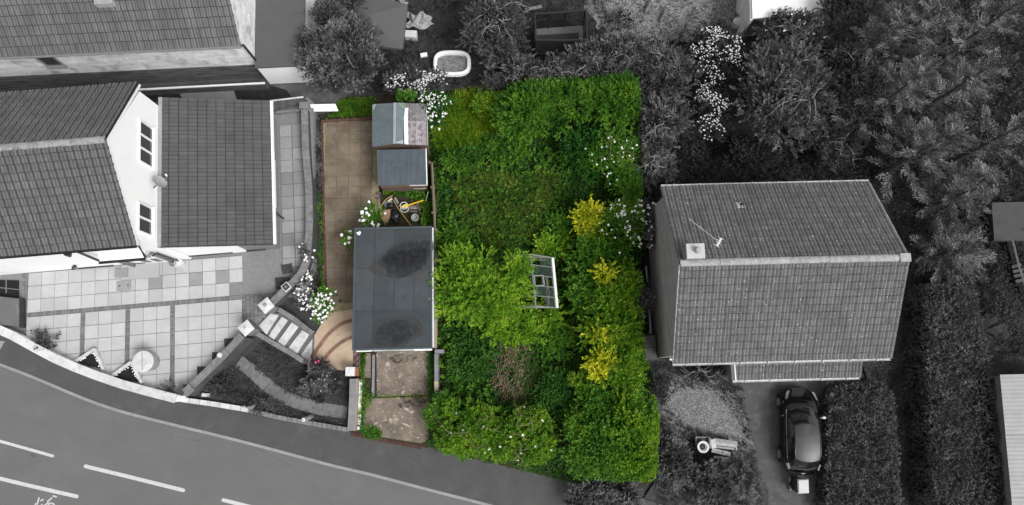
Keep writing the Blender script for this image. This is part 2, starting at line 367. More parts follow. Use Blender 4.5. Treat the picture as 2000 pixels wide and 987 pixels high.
def window(parent, O, U, W, H, panes, outn, name='window', fm=None):
    """window in a vertical wall: O lower left corner, U along the wall, outn outward normal; panes side by side"""
    Z = Vector((0,0,1)); fr = MB()
    def bar(u0, u1, z0, z1, d0, d1, mb=fr):
        c = [O+U*u+Z*z+outn*d for d in (d0, d1) for u, z in ((u0,z0),(u1,z0),(u1,z1),(u0,z1))]
        mb.add(c, [(3,2,1,0),(4,5,6,7),(0,1,5,4),(1,2,6,5),(2,3,7,6),(3,0,4,7)])
    t = .06
    bar(-t, W+t, -t, 0, .003, .07); bar(-t, W+t, H, H+t, .003, .07); bar(-t, 0, 0, H, .003, .07); bar(W, W+t, 0, H, .003, .07)
    for i in range(1, panes): bar(W*i/panes-.045, W*i/panes+.045, 0, H, .003, .065)
    wo = fr.build(name, fm or UPVC, parent)
    sill = MB(); bar(-.1, W+.1, -.13, -.062, .003, .14, sill); sill.build('sill', fm or UPVC, wo)
    for i in range(panes):
        p = MB(); bar(W*i/panes+.03, W*(i+1)/panes-.03, .01, H-.01, .004, .03, p); p.build('pane', GLASSD, wo)
    return wo
def gutter(parent, a, b, m, r=.065, name='gutter', brackets=0):
    d = (b-a).normalized(); sx = d.cross(Vector((0,0,1))).normalized(); mb = MB(); n = 6
    for p in (a, b):
        for rr in (r, r*.82):
            for k in range(n+1):
                q = -pi*k/n; mb.v.append(tuple(p+sx*rr*math.cos(q)+Vector((0,0,rr*math.sin(q)))))
    k = n+1; F = []
    for i in range(n): F += [(i, i+1, 2*k+i+1, 2*k+i), (k+i+1, k+i, 3*k+i, 3*k+i+1)]
    F += [(0, 2*k, 3*k, k), (n, k+n, 3*k+n, 2*k+n)]
    for base in (0, 2*k): F += [tuple(base+i for i in range(n+1))]
    mb.f = F; mb.mi = [0]*len(F); o = mb.build(name, m, parent)
    for i in range(brackets):
        p = a+(b-a)*((i+.5)/brackets); q = MB(); q.box(p+Vector((0,0,.012)), (.04, r*2.5, .02), math.atan2(d.y, d.x)); q.build('gutter_bracket', m, parent)
    return o
# ================================================================ SETTING
ZP, ZPATH, ZPL = .9, .3, .2
def sheet(name, pts, z, m, thick=0.0):
    P = poly(pts, z); mb = MB()
    if thick: mb.prism(P, z-thick, z)
    else:
        a = sum(P[i].x*P[(i+1) % len(P)].y-P[(i+1) % len(P)].x*P[i].y for i in range(len(P)))
        if a < 0: P = P[::-1]
        mb.add(P, [tuple(range(len(P)))])
    o = mb.build(name, m); o['kind'] = 'structure'; return o
mb = MB(); mb.add([(-250,-250,-.06),(250,-250,-.06),(250,250,-.06),(-250,250,-.06)], [(0,1,2,3)]); mb.build('ground', GRASSG)['kind'] = 'structure'
KERBP = [(-420,560),(-200,640),(0,712),(77,742),(167,781),(234,804),(334,829),(435,853),(535,879),(660,913),(714,924),(848,960),(948,985),(1060,1016),(1200,1055),(1500,1135),(2000,1270),(2800,1480)]
BACKP = [(-420,440),(-200,540),(0,649),(110,712),(217,752),(341,783),(348,783),(485,805),(535,818),(600,829),(680,842),(760,858),(840,874),(960,905),(1090,934),(1200,960),(1500,1040),(2000,1170),(2800,1380)]
road = sheet('road', KERBP+[(2800,2300),(-420,2300)], 0, ASPH)
sheet('pavement', KERBP+BACKP[::-1], .1, PAVE, .16)
def ribbon(pts, w, z0, z1, n=1):
    """world-space strip solid along a plan polyline (list of Vectors), returns MB pieces per segment"""
    L = []; m = len(pts)
    for i, p in enumerate(pts):
        d = (pts[min(i+1, m-1)]-pts[max(i-1, 0)]); d.z = 0; d.normalize(); nrm = Vector((-d.y, d.x, 0)); L.append((p+nrm*w/2, p-nrm*w/2))
    return L
def resample(pts, step):
    out = [pts[0].copy()]; acc = 0
    for a, b in zip(pts[:-1], pts[1:]):
        d = (b-a).length; t = step-acc
        while t <= d: out.append(a+(b-a)*(t/d)); t += step
        acc = (acc+d) % step
    out.append(pts[-1].copy()); return out
def smooth(pts, it=2):
    for _ in range(it):
        q = [pts[0]]
        for a, b in zip(pts[:-1], pts[1:]): q += [a*.75+b*.25, a*.25+b*.75]
        pts = q+[pts[-1]]
    return pts
def run_of_blocks(name, pts, w, z0, z1, step, m, parent, gap=.008, kind=None, jit=.004):
    R = ribbon(resample(pts, step), w, z0, z1); allmb = MB()
    for (a0, a1), (b0, b1) in zip(R[:-1], R[1:]):
        c = (a0+a1+b0+b1)/4; k = 1-gap/step; mb = MB() if kind is None else allmb
        j = random.uniform(-jit, jit)
        mb.prism([(c+(q-c)*k) for q in (a0, a1, b1, b0)], z0, z1+j)
        if kind is None: mb.build(name, m, parent)
    if kind: allmb.build(name, m, parent, kind=kind)
kerb_pts = smooth([p for p in poly(KERBP, .1)], 2)
kb = empty('kerb', at(334, 829, 0), kind='structure')
run_of_blocks('kerb_stone', kerb_pts, .13, 0, .112, .9, KERB, kb)
# lane markings, part of the road
def dash(pts, w, name='lane_dash'):
    P = resample(smooth(poly(pts, .004), 1), .25); R = ribbon(P, w, 0, 0); m2 = MB()
    for (a0, a1), (b0, b1) in zip(R[:-1], R[1:]): m2.add([a0, a1, b1, b0], [(0, 1, 2, 3)])
    for e, s in ((P[0], -1), (P[-1], 1)):
        d = (P[1]-P[0] if s < 0 else P[-1]-P[-2]).normalized()*s; nn = Vector((-d.y, d.x, 0))
        m2.add([e+nn*w/2*math.cos(q)+d*w/2*math.sin(q) for q in np.linspace(0, pi, 7)], [tuple(range(6, -1, -1)) if s > 0 else tuple(range(6, -1, -1))])
    return m2.build(name, PAINT, road)
dash([(-70,843),(0,862),(50,876),(103,891)], .13); dash([(167,911),(262,934),(358,958)], .17); dash([(-60,920),(0,935),(75,953),(150,970)], .17)
dash([(436,977),(520,998),(620,1020)], .17)
for pts in ([(73,985),(76,973)],[(80,978),(84,976)],[(84,990),(92,983),(99,981),(106,986)],[(93,980),(99,976),(101,973)],[(104,969),(110,971)],[(67,991),(70,984)],[(96,985),(90,992)],[(78,990),(82,986)]):
    dash(pts, .07, 'cycle_symbol_stroke')
# repairs and cracks in the road surface, part of the road
def patch(name, pts, m, z=.003): k = MB(); P = poly(pts, z); P = P if area([(p.x, p.y) for p in P]) else P; k.prism(P, -.02, z); return k.build(name, m, road)
TAR = mat('tar_seam', g(.10), .8, .2, 5); PATCH = mat('asphalt_patch', g(.125), .9, .08, 2, bump=.4, bscale=80)
def crack(pts, w_, z=.003):
    rs = random.Random(int(pts[0][0])); P = smooth([p+Vector((rs.uniform(-.05,.05), rs.uniform(-.05,.05), 0)) for p in resample(poly(pts, z), .7)], 1); R = ribbon(P, w_, 0, 0); k = MB()
    for (a0, a1), (b0, b1) in zip(R[:-1], R[1:]): k.add([a0, a1, b1, b0], [(0,1,2,3)])
    k.build('tar_seam', TAR, road)
crack([(480,868),(560,905),(650,985)], .022); crack([(0,798),(90,830),(180,862)], .02); crack([(345,852),(400,864),(470,868)], .02)
film_ = MB(); c = at(65, 890, .0035); film_.add([c+Vector((.14*math.cos(q)*(1+.2*math.sin(3*q)), .12*math.sin(q), 0)) for q in np.linspace(0, 2*pi, 18)[:-1]], [tuple(range(17))]); film_.build('oil_spot', TAR, road)
m_ = MB(); m_.prism(poly([(-30,664),(9,667),(-4,690),(-30,700)], .104), .0, .104); m_.build('pavement_patch', KERB)['kind'] = 'structure'
# sheets of ground
PLOT = [(648,191),(800,180),(1000,165),(1245,150),(1251,400),(1252,545),(1262,640),(1280,790),(1280,940),(1200,960),(1090,936),(960,905),(840,874),(760,858),(690,845),(690,735),(640,625),(622,232)]
sheet('plot_soil', PLOT, ZPL-.05, EARTH)
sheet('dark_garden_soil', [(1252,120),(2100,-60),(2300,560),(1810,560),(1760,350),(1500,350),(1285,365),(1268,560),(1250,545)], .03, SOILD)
sheet('back_garden_lawn', [(590,-160),(1180,-160),(1250,150),(1000,166),(800,182),(640,192)], .16, GRASSG)
sheet('rubble_ground', [(1150,-160),(1480,-160),(1470,70),(1380,80),(1200,70),(1140,20)], .2, GRAVEL)
sheet('side_lawn', [(1680,700),(1760,690),(1790,560),(1860,560),(1860,1100),(1740,1100),(1750,900)], .06, GRASSG)
sheet('gravel_patch', [(1280,775),(1320,735),(1400,738),(1442,790),(1470,880),(1440,895),(1390,866),(1330,845),(1286,810)], .07, GRAVEL)
sheet('front_garden_soil', [(1255,700),(1440,705),(1470,870),(1530,960),(1540,1100),(1200,1060),(1280,940),(1282,800)], .055, SOILG)
drv = sheet('driveway', [(1432,715),(1620,715),(1626,1100),(1500,1100),(1500,960),(1466,880),(1440,800)], .064, CONCG)
sheet('neighbour_yard', [(-200,150),(560,150),(690,165),(640,215),(540,225),(300,240),(-200,240)], .62, CONCG, .5)
# ================================================================ LEFT HOUSE
HL = (-21.843, 8.719, .085); fL, gL = frame(*HL)
house = empty('white_house', fL(0, 0, ZP), 'white rendered house with dark rolled tile roof and gable facing the garden', 'house')
gable_walls(fL, -5.9, 5.97, 3.46, 3.1, .2, 5.75, 8.10).build('wall', WHITE, house)
ze, zr = 5.96, 8.29
for sgn, span in ((-1, 3.754), (1, 3.405)):
    U = fL(1,0,0)-fL(0,0,0); O = fL(-6, sgn*span, ze); top = fL(-6, 0, zr); V = top-O
    if sgn > 0: U = -U; O = fL(6, span, ze)
    L = V.length; N = U.cross(V).normalized()
    d = MB(); a = O-N*.03; b = a+U.normalized()*12; d.add([a, b, b+V, a+V, a-N*.1, b-N*.1, b+V-N*.1, a+V-N*.1], [(0,1,2,3),(7,6,5,4),(0,4,5,1),(1,5,6,2),(2,6,7,3),(3,7,4,0)]); d.build('roof_deck', DARKP, house)
    if sgn < 0: CELLS = slope_cells(O, U, V, 12, L, .3, .345)
    else: CELLS += slope_cells(O, U, V, 12, L, .3, .345)
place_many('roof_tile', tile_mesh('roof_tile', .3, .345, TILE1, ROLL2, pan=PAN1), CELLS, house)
ridge_tiles(house, fL(-6, 0, zr+.02), fL(6.0, 0, zr+.02), .15, RIDGE1)
Un = (fL(1,0,0)-fL(0,0,0)); Vn = fL(0,1,0)-fL(0,0,0)
for v0, v1, n in ((-.02, 1.76, 3), (-3.08, -1.9, 2)): window(house, fL(5.97, v0, 4.72), Vn, v1-v0, 1.02, n, Un)
vg = MB()
for sgn, span in ((-1, 3.74), (1, 3.39)):
    a, b = fL(5.985, sgn*span, ze-.1), fL(5.985, 0, zr-.08); vg.add([a, b, b-Vector((0,0,.14)), a-Vector((0,0,.14))]+[p+Un*.035 for p in (a, b, b-Vector((0,0,.14)), a-Vector((0,0,.14)))], [(0,1,2,3),(7,6,5,4),(0,4,5,1),(1,5,6,2),(2,6,7,3),(3,7,4,0)])
vg.build('barge_board', WHITEP, house)
gutter(house, fL(-6, -3.82, ze-.03), fL(6.02, -3.82, ze-.03), DARKP, .06)
gutter(house, fL(6.02, 3.47, ze-.03), fL(-6, 3.47, ze-.03), DARKP, .06)
# front: shallow canopy with gutter, downpipes, door
def pipe(parent, pts, r, m, name='downpipe'): t = MB(); t.tube(pts, r, 8); return t.build(name, m, parent, smooth=True)
vf = -3.46
uA, _ = gL(193, 503, 3.6); uB, _ = gL(284, 490, 3.6)
cn = MB(); q = [fL(uA, vf-.003, 3.7), fL(uB, vf-.003, 3.7), fL(uB, vf-.34, 3.6), fL(uA, vf-.34, 3.6)]; cn.add(q+[p-Vector((0,0,.1)) for p in q], [(0,3,2,1),(4,5,6,7),(0,1,5,4),(1,2,6,5),(2,3,7,6),(3,0,4,7)]); cn.build('door_canopy', WHITEP, house)
gutter(house, fL(uA, vf-.40, 3.6), fL(uB, vf-.40, 3.6), DARKP, .07)
pipe(house, [fL(uA-.25, -3.78, 5.9), fL(uA-.1, vf-.1, 5.5), fL(uA, vf-.3, 3.62)], .06, DARKP)
pipe(house, [fL(5.85, -3.78, 5.9), fL(5.85, vf-.12, 5.6), fL(uB, vf-.3, 3.62)], .06, DARKP)
pipe(house, [fL(uA+.15, vf-.32, 3.55), fL(uA+.15, vf-.12, 3.3), fL(uA+.2, vf-.12, ZP+.05)], .085, GREYP)
pipe(house, [fL(uB+.05, vf-.3, 3.55), fL(uB+.05, vf-.1, 3.2), fL(uB+.05, vf-.1, ZP+.05)], .075, GREYP)
pipe(house, [fL(uB+.3, vf-.28, 3.55), fL(uB+.3, vf-.09, 3.2), fL(uB+.3, vf-.09, ZP+.05)], .04, DARKP)
dr = MB(); u0, u1 = uA+.75, uB-.25
dr.box(fL((u0+u1)/2, vf-.03, ZP+1.2), (u1-u0, .06, 2.3), HL[2]); do = dr.build('door', UPVC, house)
for i in (0, 1):
    for z in (ZP+.35, ZP+1.45):
        p = MB(); w2 = (u1-u0)/2; p.box(fL(u0+w2*(i+.5), vf-.065, z+.35), (w2*.62, .02, .68), HL[2]); p.build('pane', GLASSD, do)
st = MB(); ua, _ = gL(237, 528, ZP+.12); ub, _ = gL(311, 528, ZP+.12); st.box(fL((ua+ub)/2, vf-.42, ZP+.07), (ub-ua, .72, .14), HL[2]); st.build('door_step', mat('grey_step', g(.36), .85, .06, 2), house)
sk = MB(); sk.box(fL(1.3, vf-.03, ZP+.12), (2.0, .05, .05), HL[2]); sk.build('dark_trim', DARKP, house)
t = MB(); t.box(fL(2.72, vf-.43, ZP+.165), (.62, .42, .03), HL[2]); tag(t.build('door_mat', mat('door_mat_grey', g(.24), .95, .1, 20)), 'grey rectangular door mat lying on the front door step', 'door mat')
# lean-to with flat interlocking tiles
lt = empty('garage_extension', fL(8.2, 0, ZP), 'lean-to extension with smooth grey pan tile roof against the white gable', 'extension')
mb = MB(); prof = [(6.0, .2), (10.3, .2), (10.3, 2.72), (6.0, 3.95)]
vs = [fL(u, v, z) for v in (-3.3, 3.3) for u, z in prof]; mb.add(vs, [(0,1,2,3),(7,6,5,4),(0,4,5,1),(1,5,6,2),(2,6,7,3),(3,7,4,0)]); mb.build('wall', BRICKH, lt)
wp = MB(); wp.box(fL(7.4, -3.315, 2.1), (2.7, .05, 2.38), HL[2]); wp.build('white_wall_panel', WHITE, lt)
O = fL(10.6, -3.5, 2.8); U = Vn; V = fL(6.0, -3.5, 4.1)-O
a = O-Vector((0,0,.04)); d = MB(); dz = Vector((0,0,.1)); d.add([a, a+U*7, a+U*7+V, a+V]+[p-dz for p in (a, a+U*7, a+U*7+V, a+V)], [(0,1,2,3),(7,6,5,4),(0,4,5,1),(1,5,6,2),(2,6,7,3),(3,7,4,0)]); d.build('roof_deck', DARKP, lt)
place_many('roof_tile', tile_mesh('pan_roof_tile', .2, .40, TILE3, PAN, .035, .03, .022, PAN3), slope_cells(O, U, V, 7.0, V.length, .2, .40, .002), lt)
fl = MB(); fl.box(fL(6.06, 0, 4.14), (.16, 7.0, .05), HL[2]); fl.build('lead_flashing', mat('lead', g(.3), .6, .15, 5), lt)
gutter(lt, fL(10.68, 3.5, 2.78), fL(10.68, -3.5, 2.78), UPVC, .075)
bw = MB(); bw.box(fL(10.325, -.2, 1.75), (.03, 2.4, .7), HL[2]); bw.box(fL(10.33, 1.7, 1.9), (.03, 1.0, .5), HL[2]); bw.build('white_window_board', UPVC, lt)
pipe(lt, [fL(10.66, -1.0, 2.7), fL(10.42, -1.1, 2.4), fL(10.4, -1.6, 2.3), fL(10.4, -1.75, 1.2), fL(10.55, -1.85, ZP+.04)], .035, DARKP)
pipe(lt, [fL(uB+.8, -3.36, ZP+.2), fL(uB+2.9, -3.36, ZP+.2)], .035, DARKP, 'ground_pipe')
pipe(lt, [fL(8.75, -3.36, ZP+.25), fL(9.7, -3.36, ZP+.25)], .03, DARKP, 'ground_pipe')
# satellite dish on the gable
ds = empty('satellite_dish', fL(6.1, -.75, 4.6), 'grey satellite dish on a bracket on the white gable wall', 'satellite dish')
dc = fL(6.35, -.75, 4.75); mbd = MB(); ax = Vector((.75, .45, .55)).normalized(); q = ax.to_track_quat('Z', 'Y').to_matrix()
pr = [(0.0, 0), (.12, .012), (.22, .04), (.31, .08)]
mbd.v = [tuple(dc+q @ Vector((r*math.cos(2*pi*k/20), r*math.sin(2*pi*k/20), z))) for r, z in pr for k in range(20)]
mbd.f = [(i*20+k, i*20+(k+1) % 20, (i+1)*20+(k+1) % 20, (i+1)*20+k) for i in range(3) for k in range(20)]; mbd.mi = [0]*60
mbd.build('dish', mat('dish_grey', g(.3), .5), ds, smooth=True)
m = MB(); m.tube([dc+q @ Vector((.0, -.28, .03)), dc+q @ Vector((0, -.05, .55))], .015); m.build('feed_arm', GREYP, ds)
m = MB(); m.tube([dc+q @ Vector((0, -.08, .5)), dc+q @ Vector((0, .02, .6))], .04); m.build('receiver', WHITEP, ds)
m = MB(); m.tube([fL(5.98, -.9, 4.5), dc-ax*.02], .025); m.tube([fL(5.98, -.55, 4.6), dc-ax*.02], .012); m.build('bracket', DARKP, ds)
# wall lantern, vent pipe
t = empty('wall_lantern', fL(1.0, vf, 2.1), 'small dark wall lantern beside the front door', 'lamp'); px_, _ = gL(149, 519, 1.6); WL[t] = t.location = fL(px_, vf-.12, 1.5)
m = MB(); m.lathe(fL(px_, vf-.14, 1.5), [(.05, 0), (.1, .26), (.11, .28)], 6); m.build('lantern_glass', mat('lantern', g(.15), .3), t)
m = MB(); m.lathe(fL(px_, vf-.14, 1.78), [(.12, 0), (.03, .07)], 6); m.box(fL(px_, vf-.03, 1.7), (.06, .06, .16), HL[2]); m.build('lantern_cap', DARKP, t)
ux, _ = gL(137, 494, 5.2); t = MB(); t.tube([fL(ux-.35, vf-.05, 5.35), fL(ux-.1, vf-.3, 5.35), fL(ux+.1, vf-.34, 5.3)], [.05, .07, .11], 8); t.build('flue', DARKP, house)
# ================================================================ PATIO
QUAD = [(-40,520),(600,470),(612,520),(600,545),(345,778),(217,742),(125,702),(64,672),(-40,613)]
PP = [(p.x, p.y) for p in poly(QUAD, ZP)]
if sum(PP[i][0]*PP[(i+1) % len(PP)][1]-PP[(i+1) % len(PP)][0]*PP[i][1] for i in range(len(PP))) < 0: PP = PP[::-1]
patio = sheet('patio', [(-40,470),(600,190),(612,200),(612,520),(600,545),(345,778),(217,742),(125,702),(64,672),(-40,613)], ZP-.05, MORTAR, .85); WLp = patio
def to_world(cells): return [(fL(u, v, 0).x, fL(u, v, 0).y) for u, v in cells]
def slab(u0, v0, u1, v1, m=SLAB, gap=.011, name='paving_slab', parent=None, PP=None):
    PP = PP or globals()['PP']
    P = to_world([(u0+gap, v0+gap), (u1-gap, v0+gap), (u1-gap, v1-gap), (u0+gap, v1-gap)])
    for i in range(len(PP)): P = clip_half(P, PP[i], PP[(i+1) % len(PP)]) if len(P) > 2 else P
    if area(P) < .02: return
    mb = MB(); mb.prism(P, ZP-.045, ZP+random.uniform(-.003, .003)); mb.build(name, m, parent or patio)
def bricks(u0, v0, u1, v1, bu=.1, bv=.2, out=None):
    nu, nv = max(1, round((u1-u0)/bu)), max(1, round((v1-v0)/bv))
    for i in range(nu):
        for j in range(nv):
            o = ((i % 2)*.5 if nv > 2 else 0)
            P = to_world([(u0+(u1-u0)*(i+e)/nu, v0+(v1-v0)*(j+h)/nv) for e, h in ((.05,.04),(.95,.04),(.95,.96),(.05,.96))])
            for k in range(len(PP)): P = clip_half(P, PP[k], PP[(k+1) % len(PP)]) if len(P) > 2 else P
            if area(P) > .004: out.prism(P, ZP-.04, ZP-.004+random.uniform(-.003, .003), False)
S = .645; U0 = -1.86
DARKC = {(6,1):1,(7,1):1,(5,1):1,(4,2):1,(8,0):1,(4,0):1}
for r in range(3):
    for i in range(16):
        if r == 0 and i in (7, 8) : continue
        mm = SLABG if random.random() < .06 else SLAB
        if i < 15 or r < 2: slab(U0+i*S, -3.48-(r+1)*S-.02, U0+(i+1)*S, -3.48-r*S-.02, mm)
V1 = -3.5-3*S-.2
bb = MB(); bricks(U0, V1, 8.3, V1+.2, .1, .2, bb)
bricks(U0-.3, -9.5, U0-.02, -3.5, .15, .2, bb)
blocks = [(U0, 4), (U0+4*S+.2, 3), (U0+7*S+.4, 3), (U0+10*S+.6, 5)]
for bi, (ub_, n) in enumerate(blocks):
    if bi: bricks(ub_-.2, V1-4.6, ub_, V1, .2, .1, bb)
    for i in range(n):
        for j in range(6): slab(ub_+i*S, V1-(j+1)*S, ub_+(i+1)*S, V1-j*S)
ue = blocks[-1][0]+5*S
bricks(ue, V1-2.6, ue+1.9, V1+.2, .2, .1, bb)
bb.build('brick_paving', BRICKG, patio, kind='stuff')
PASS = [(p.x, p.y) for p in poly([(535,205),(535,520),(606,520),(604,440),(601,370),(595,300),(592,205)], ZP)]
for j in range(14):         # side passage beside the extension
    for i in range(2):
        slab(10.42+i*.62, 3.0-(j+1)*.62, 10.42+(i+1)*.62-.02, 3.0-j*.62, SLABG, PP=PASS)
mb = MB(); a = fL(3.05, -4.35-.02, 0); mb.box(fL(2.75, -4.5, ZP+.008), (.7, .5, .012), HL[2]); mh = mb.build('drain_cover', mat('drain_cover_grey', g(.27), .8, .15, 8), patio)
for s_ in (-.2, .2): k = MB(); k.box(fL(2.75+s_, -4.5, ZP+.02), (.06, .06, .012), HL[2]); k.build('lifting_eye', DARKP, mh)
# grey bin store / gate corner at far left
t = empty('cellar_hatch', at(18, 605, ZP), 'dark flat timber hatch cover at the left edge of the patio', 'hatch')
m = MB(); m.prism(poly([(-30,576),(38,584),(38,638),(-30,632)], ZP+.35), ZP-.02, ZP+.35); m.build('lid', mat('hatch_grey', g(.12), .85, .12, 3, blot=[(3, .62, .7, g(.2), .5)]), t)
m = MB(); m.prism(poly([(38.4,583),(41,583),(41,640),(38.4,640)], ZP+.33), ZP-.02, ZP+.36); m.build('frame', DARKP, t)
t = empty('cellar_steps', at(18, 560, ZP), 'dark stairwell opening with a thin handrail beside the front wall', 'stairwell')
m = MB(); m.prism(poly([(-30,547),(37,548),(37,582),(-30,575)], ZP+.01), ZP, ZP+.012); m.build('opening', mat('well_black', g(.01), .9), t)
m = MB(); m.tube([at(12, 547, ZP+.5), at(12, 572, ZP+.9)], .02); m.tube([at(-20, 560, ZP+.45), at(37, 566, ZP+.45)], .015); m.build('handrail', GREYP, t)
# ================================================================ BOUNDARY WALLS
wt = poly([(-60,625),(0,642),(64,678),(120,708),(217,745),(280,763),(343,779)], 1.35)
bwall = empty('front_boundary_wall', at(150, 720, .1), 'curving white coped wall between the pale patio and the pavement', 'wall')
sp = smooth(wt, 2)
R = ribbon(resample(sp, .4), .30, 0, 0); m = MB()
for (a0, a1), (b0, b1) in zip(R[:-1], R[1:]): m.prism([a0, a1, b1, b0], .02, 1.29)
m.build('wall_body', WHITE, bwall); run_of_blocks('coping_stone', sp, .40, 1.291, 1.36, 1.15, COPE, bwall, gap=.006)
# diagonal retaining wall between patio and sunken garden, in two runs
DW = mat('weathered_wall_top', g(.17), .9, .25, 5, blot=[(6, .5, .7, g(.3), .5), (9, .6, .75, g(.08), .6)], rnd=.1)
DWF = mat('retaining_wall_face', g(.06), .9, .2, 3, streak=((2, 2, .5), .15))
def retwall(name, pts, wd, z0, z1, label, step=.45):
    e = empty(name, at(*pts[0], z0), label, 'wall'); P = resample(smooth(poly(pts, z1), 1), .5); R = ribbon(P, wd-.05, 0, 0); m = MB()
    for (a0, a1), (b0, b1) in zip(R[:-1], R[1:]): m.prism([a0, a1, b1, b0], z0, z1-.081)
    m.build('wall_body', DWF, e); run_of_blocks('coping_stone', poly(pts, z1), wd, z1-.08, z1, step, DW, e, gap=.01); return e
retwall('retaining_wall', [(357,770),(400,729),(440,690),(472,655)], .34, .05, 1.45, 'low mossy retaining wall running down from the lower gate pier to the pavement')
retwall('retaining_wall', [(516,605),(550,573),(590,533),(600,505)], .34, .05, 1.45, 'mossy retaining wall between the upper gate pier and the side passage')
retwall('retaining_wall', [(600,505),(604,440),(603,370),(597,300),(594,213)], .34, .05, 1.35, 'long narrow retaining wall beside the paved side passage')
t = empty('wall_pier', at(594, 206, .3), 'short grey pier at the head of the long passage wall', 'pier')
m = MB(); m.box(at(594, 206, .95), (.42, .3, 1.0)); m.build('shaft', DWF, t); m = MB(); m.box(at(594, 206, 1.5), (.46, .34, .09)); m.build('cap', DW, t)
t = empty('wall_pier', at(368, 762, .1), 'small square pier where the retaining wall meets the pavement', 'pier')
m = MB(); m.box(at(368, 762, .8), (.36, .36, 1.4), .75); m.build('shaft', DWF, t); m = MB(); m.box(at(368, 762, 1.55), (.4, .4, .08), .75); m.build('cap', DW, t)
for (x, y, lab) in ((520, 597, 'upper white capped gate pier at the top of the garden steps'), (481, 641, 'lower white capped gate pier at the top of the garden steps')):
    t = empty('gate_pier', at(x, y, ZP), lab, 'gate pier'); ang = .72
    m = MB(); m.box(at(x, y, 1.9)-Vector((0,0,.85)), (.42, .42, 1.8), ang); m.build('shaft', BRICKH, t)
    c = at(x, y, 1.9); m = MB(); m.box(c, (.56, .56, .07), ang)
    m.add([c+Matrix.Rotation(ang, 3, 'Z') @ Vector((a*.28, b*.28, .036)) for a, b in ((-1,-1),(1,-1),(1,1),(-1,1))]+[c+Vector((0,0,.12))], [(0,1,4),(1,2,4),(2,3,4),(3,0,4)]); m.build('cap', mat('pier_cap', g(.55), .85, .08, 4), t)
    m = MB(); m.ball(c+Vector((0,0,.15)), .085 if y < 600 else .04, 10, 6); m.build('finial', mat('finial_grey', g(.3), .8), t, smooth=True)
# steps
steps = empty('garden_steps', at(560, 655, .1), 'flight of pale slab steps from the patio gate down to the plot', 'steps')
TR = [[(528,613),(544,616),(520,654),(506,636)], [(550.5,619),(562,626),(535,664),(524,656)], [(570,630),(583,639),(555,677),(542,668)], [(590,645),(604,654),(580,691),(563,680)], [(610,662),(609,694),(599,705),(585,695)]]
zs = [.88, .74, .60, .46, .33]
SLABW = mat('worn_step_slab', g(.54), .85, .12, 2, rnd=.08, blot=[(3, .5, .7, g(.3), .6)])
FULL = [[(512,608),(548,612),(524,656),(500,640)], [(547,613),(566,624),(540,666),(520,656)], [(565,624),(588,636),(560,680),(538,666)], [(586,636),(612,652),(586,696),(558,680)], [(606,652),(614,660),(612,700),(600,708),(582,696)]]
for q, z, fq in zip(TR, zs, FULL):
    m = MB(); m.prism(poly(fq, z-.03), 0.0, z-.03); m.build('riser', mat('riser_brick', g(.12), .9, .2, 8), steps)
    m = MB(); m.prism(poly(q, z), z-.029, z); m.build('tread', SLABW, steps)
gr = MB()
for i in range(9):
    a = Vector((497.5+1.0*i*.9, 629-i*2.2-0)); gr.prism(poly([(496+2.4*i, 627-2.3*i),(497.2+2.4*i, 626-2.3*i),(503+2.4*i, 631-2.3*i),(502+2.4*i, 632-2.3*i)], ZP+.02), ZP-.02, ZP+.02)
gr.build('threshold_bricks', KERB, steps, kind='stuff')
for run in ([(506,652),(538,672),(568,690),(592,706)], [(548,606),(574,622),(608,650)]):
    zz = np.linspace(1.0, .5, 12); P = resample(poly(run, .7), .42)
    for i, (a, b) in enumerate(zip(P[:-1], P[1:])):
        z = 1.0-.5*i/len(P); d = (b-a).normalized(); nn = Vector((-d.y, d.x, 0))*.11
        m = MB(); e = (b-a)*.985; m.prism([a+nn, a-nn, a-nn+e, a+nn+e], .05, z); m.build('side_wall_brick', BRICKH, steps)
PINKBR = mat('pinkish_brick', (.23, .13, .10), .9, .25, 6, rnd=.25, bump=.2)
# landing with curved brick edges
sheet('landing', [(606,700),(614,655),(640,612),(694,604),(694,725),(640,722)], ZPATH-.02, BEIGE, .2)
for lab, pts in (('upper curved row of red edging bricks on the beige landing', [(692,625),(669,631),(651,644),(636,659),(625,675),(608,698)]), ('lower curved row of red edging bricks on the beige landing', [(692,658),(672,665),(656,677),(641,691),(627,712)])):
    e = empty('brick_edging', at(*pts[2], ZPATH), lab, 'edging'); run_of_blocks('brick', smooth(poly(pts, ZPATH+.03), 2), .15, ZPATH-.06, ZPATH+.03, .22, PINKBR, e, gap=.015)
# sunken triangle garden
sheet('sunken_garden_soil', [(352,778),(480,660),(510,655),(600,708),(645,720),(690,726),(684,842),(600,829),(485,803)], .16, SOILG, .2)
sheet('passage_bed_soil', [(606,210),(625,230),(640,620),(612,655),(585,640),(548,606),(600,520),(608,400)], .2, SOILG, .2)
pth = empty('stepping_path', at(545, 770, .2), kind='structure')
PC = smooth(poly([(466,706),(490,722),(513,745),(545,772),(590,790),(632,800),(678,806)], .2), 2)
for (a0, a1), (b0, b1) in zip(*(lambda R: (R[:-1], R[1:]))(ribbon(resample(PC, .62), .62, 0, 0))):
    c = (a0+a1+b0+b1)/4; m = MB(); m.prism([c+(q-c)*.985 for q in (a0, a1, b1, b0)], .13, .22+random.uniform(-.01,.01)); m.build('path_stone', STONEG, pth)
rw = empty('low_roadside_wall', at(520, 815, .1), 'low crumbling wall edging the sunken triangular garden along the pavement', 'wall')
LP = [(349,780),(420,790),(485,801),(540,815),(600,826),(681,840)]
R = ribbon(resample(poly(LP, .42), .5), .2, 0, 0); m = MB()
for (a0, a1), (b0, b1) in zip(R[:-1], R[1:]): m.prism([a0, a1, b1, b0], .02, .34)
m.build('wall_body', DWF, rw)
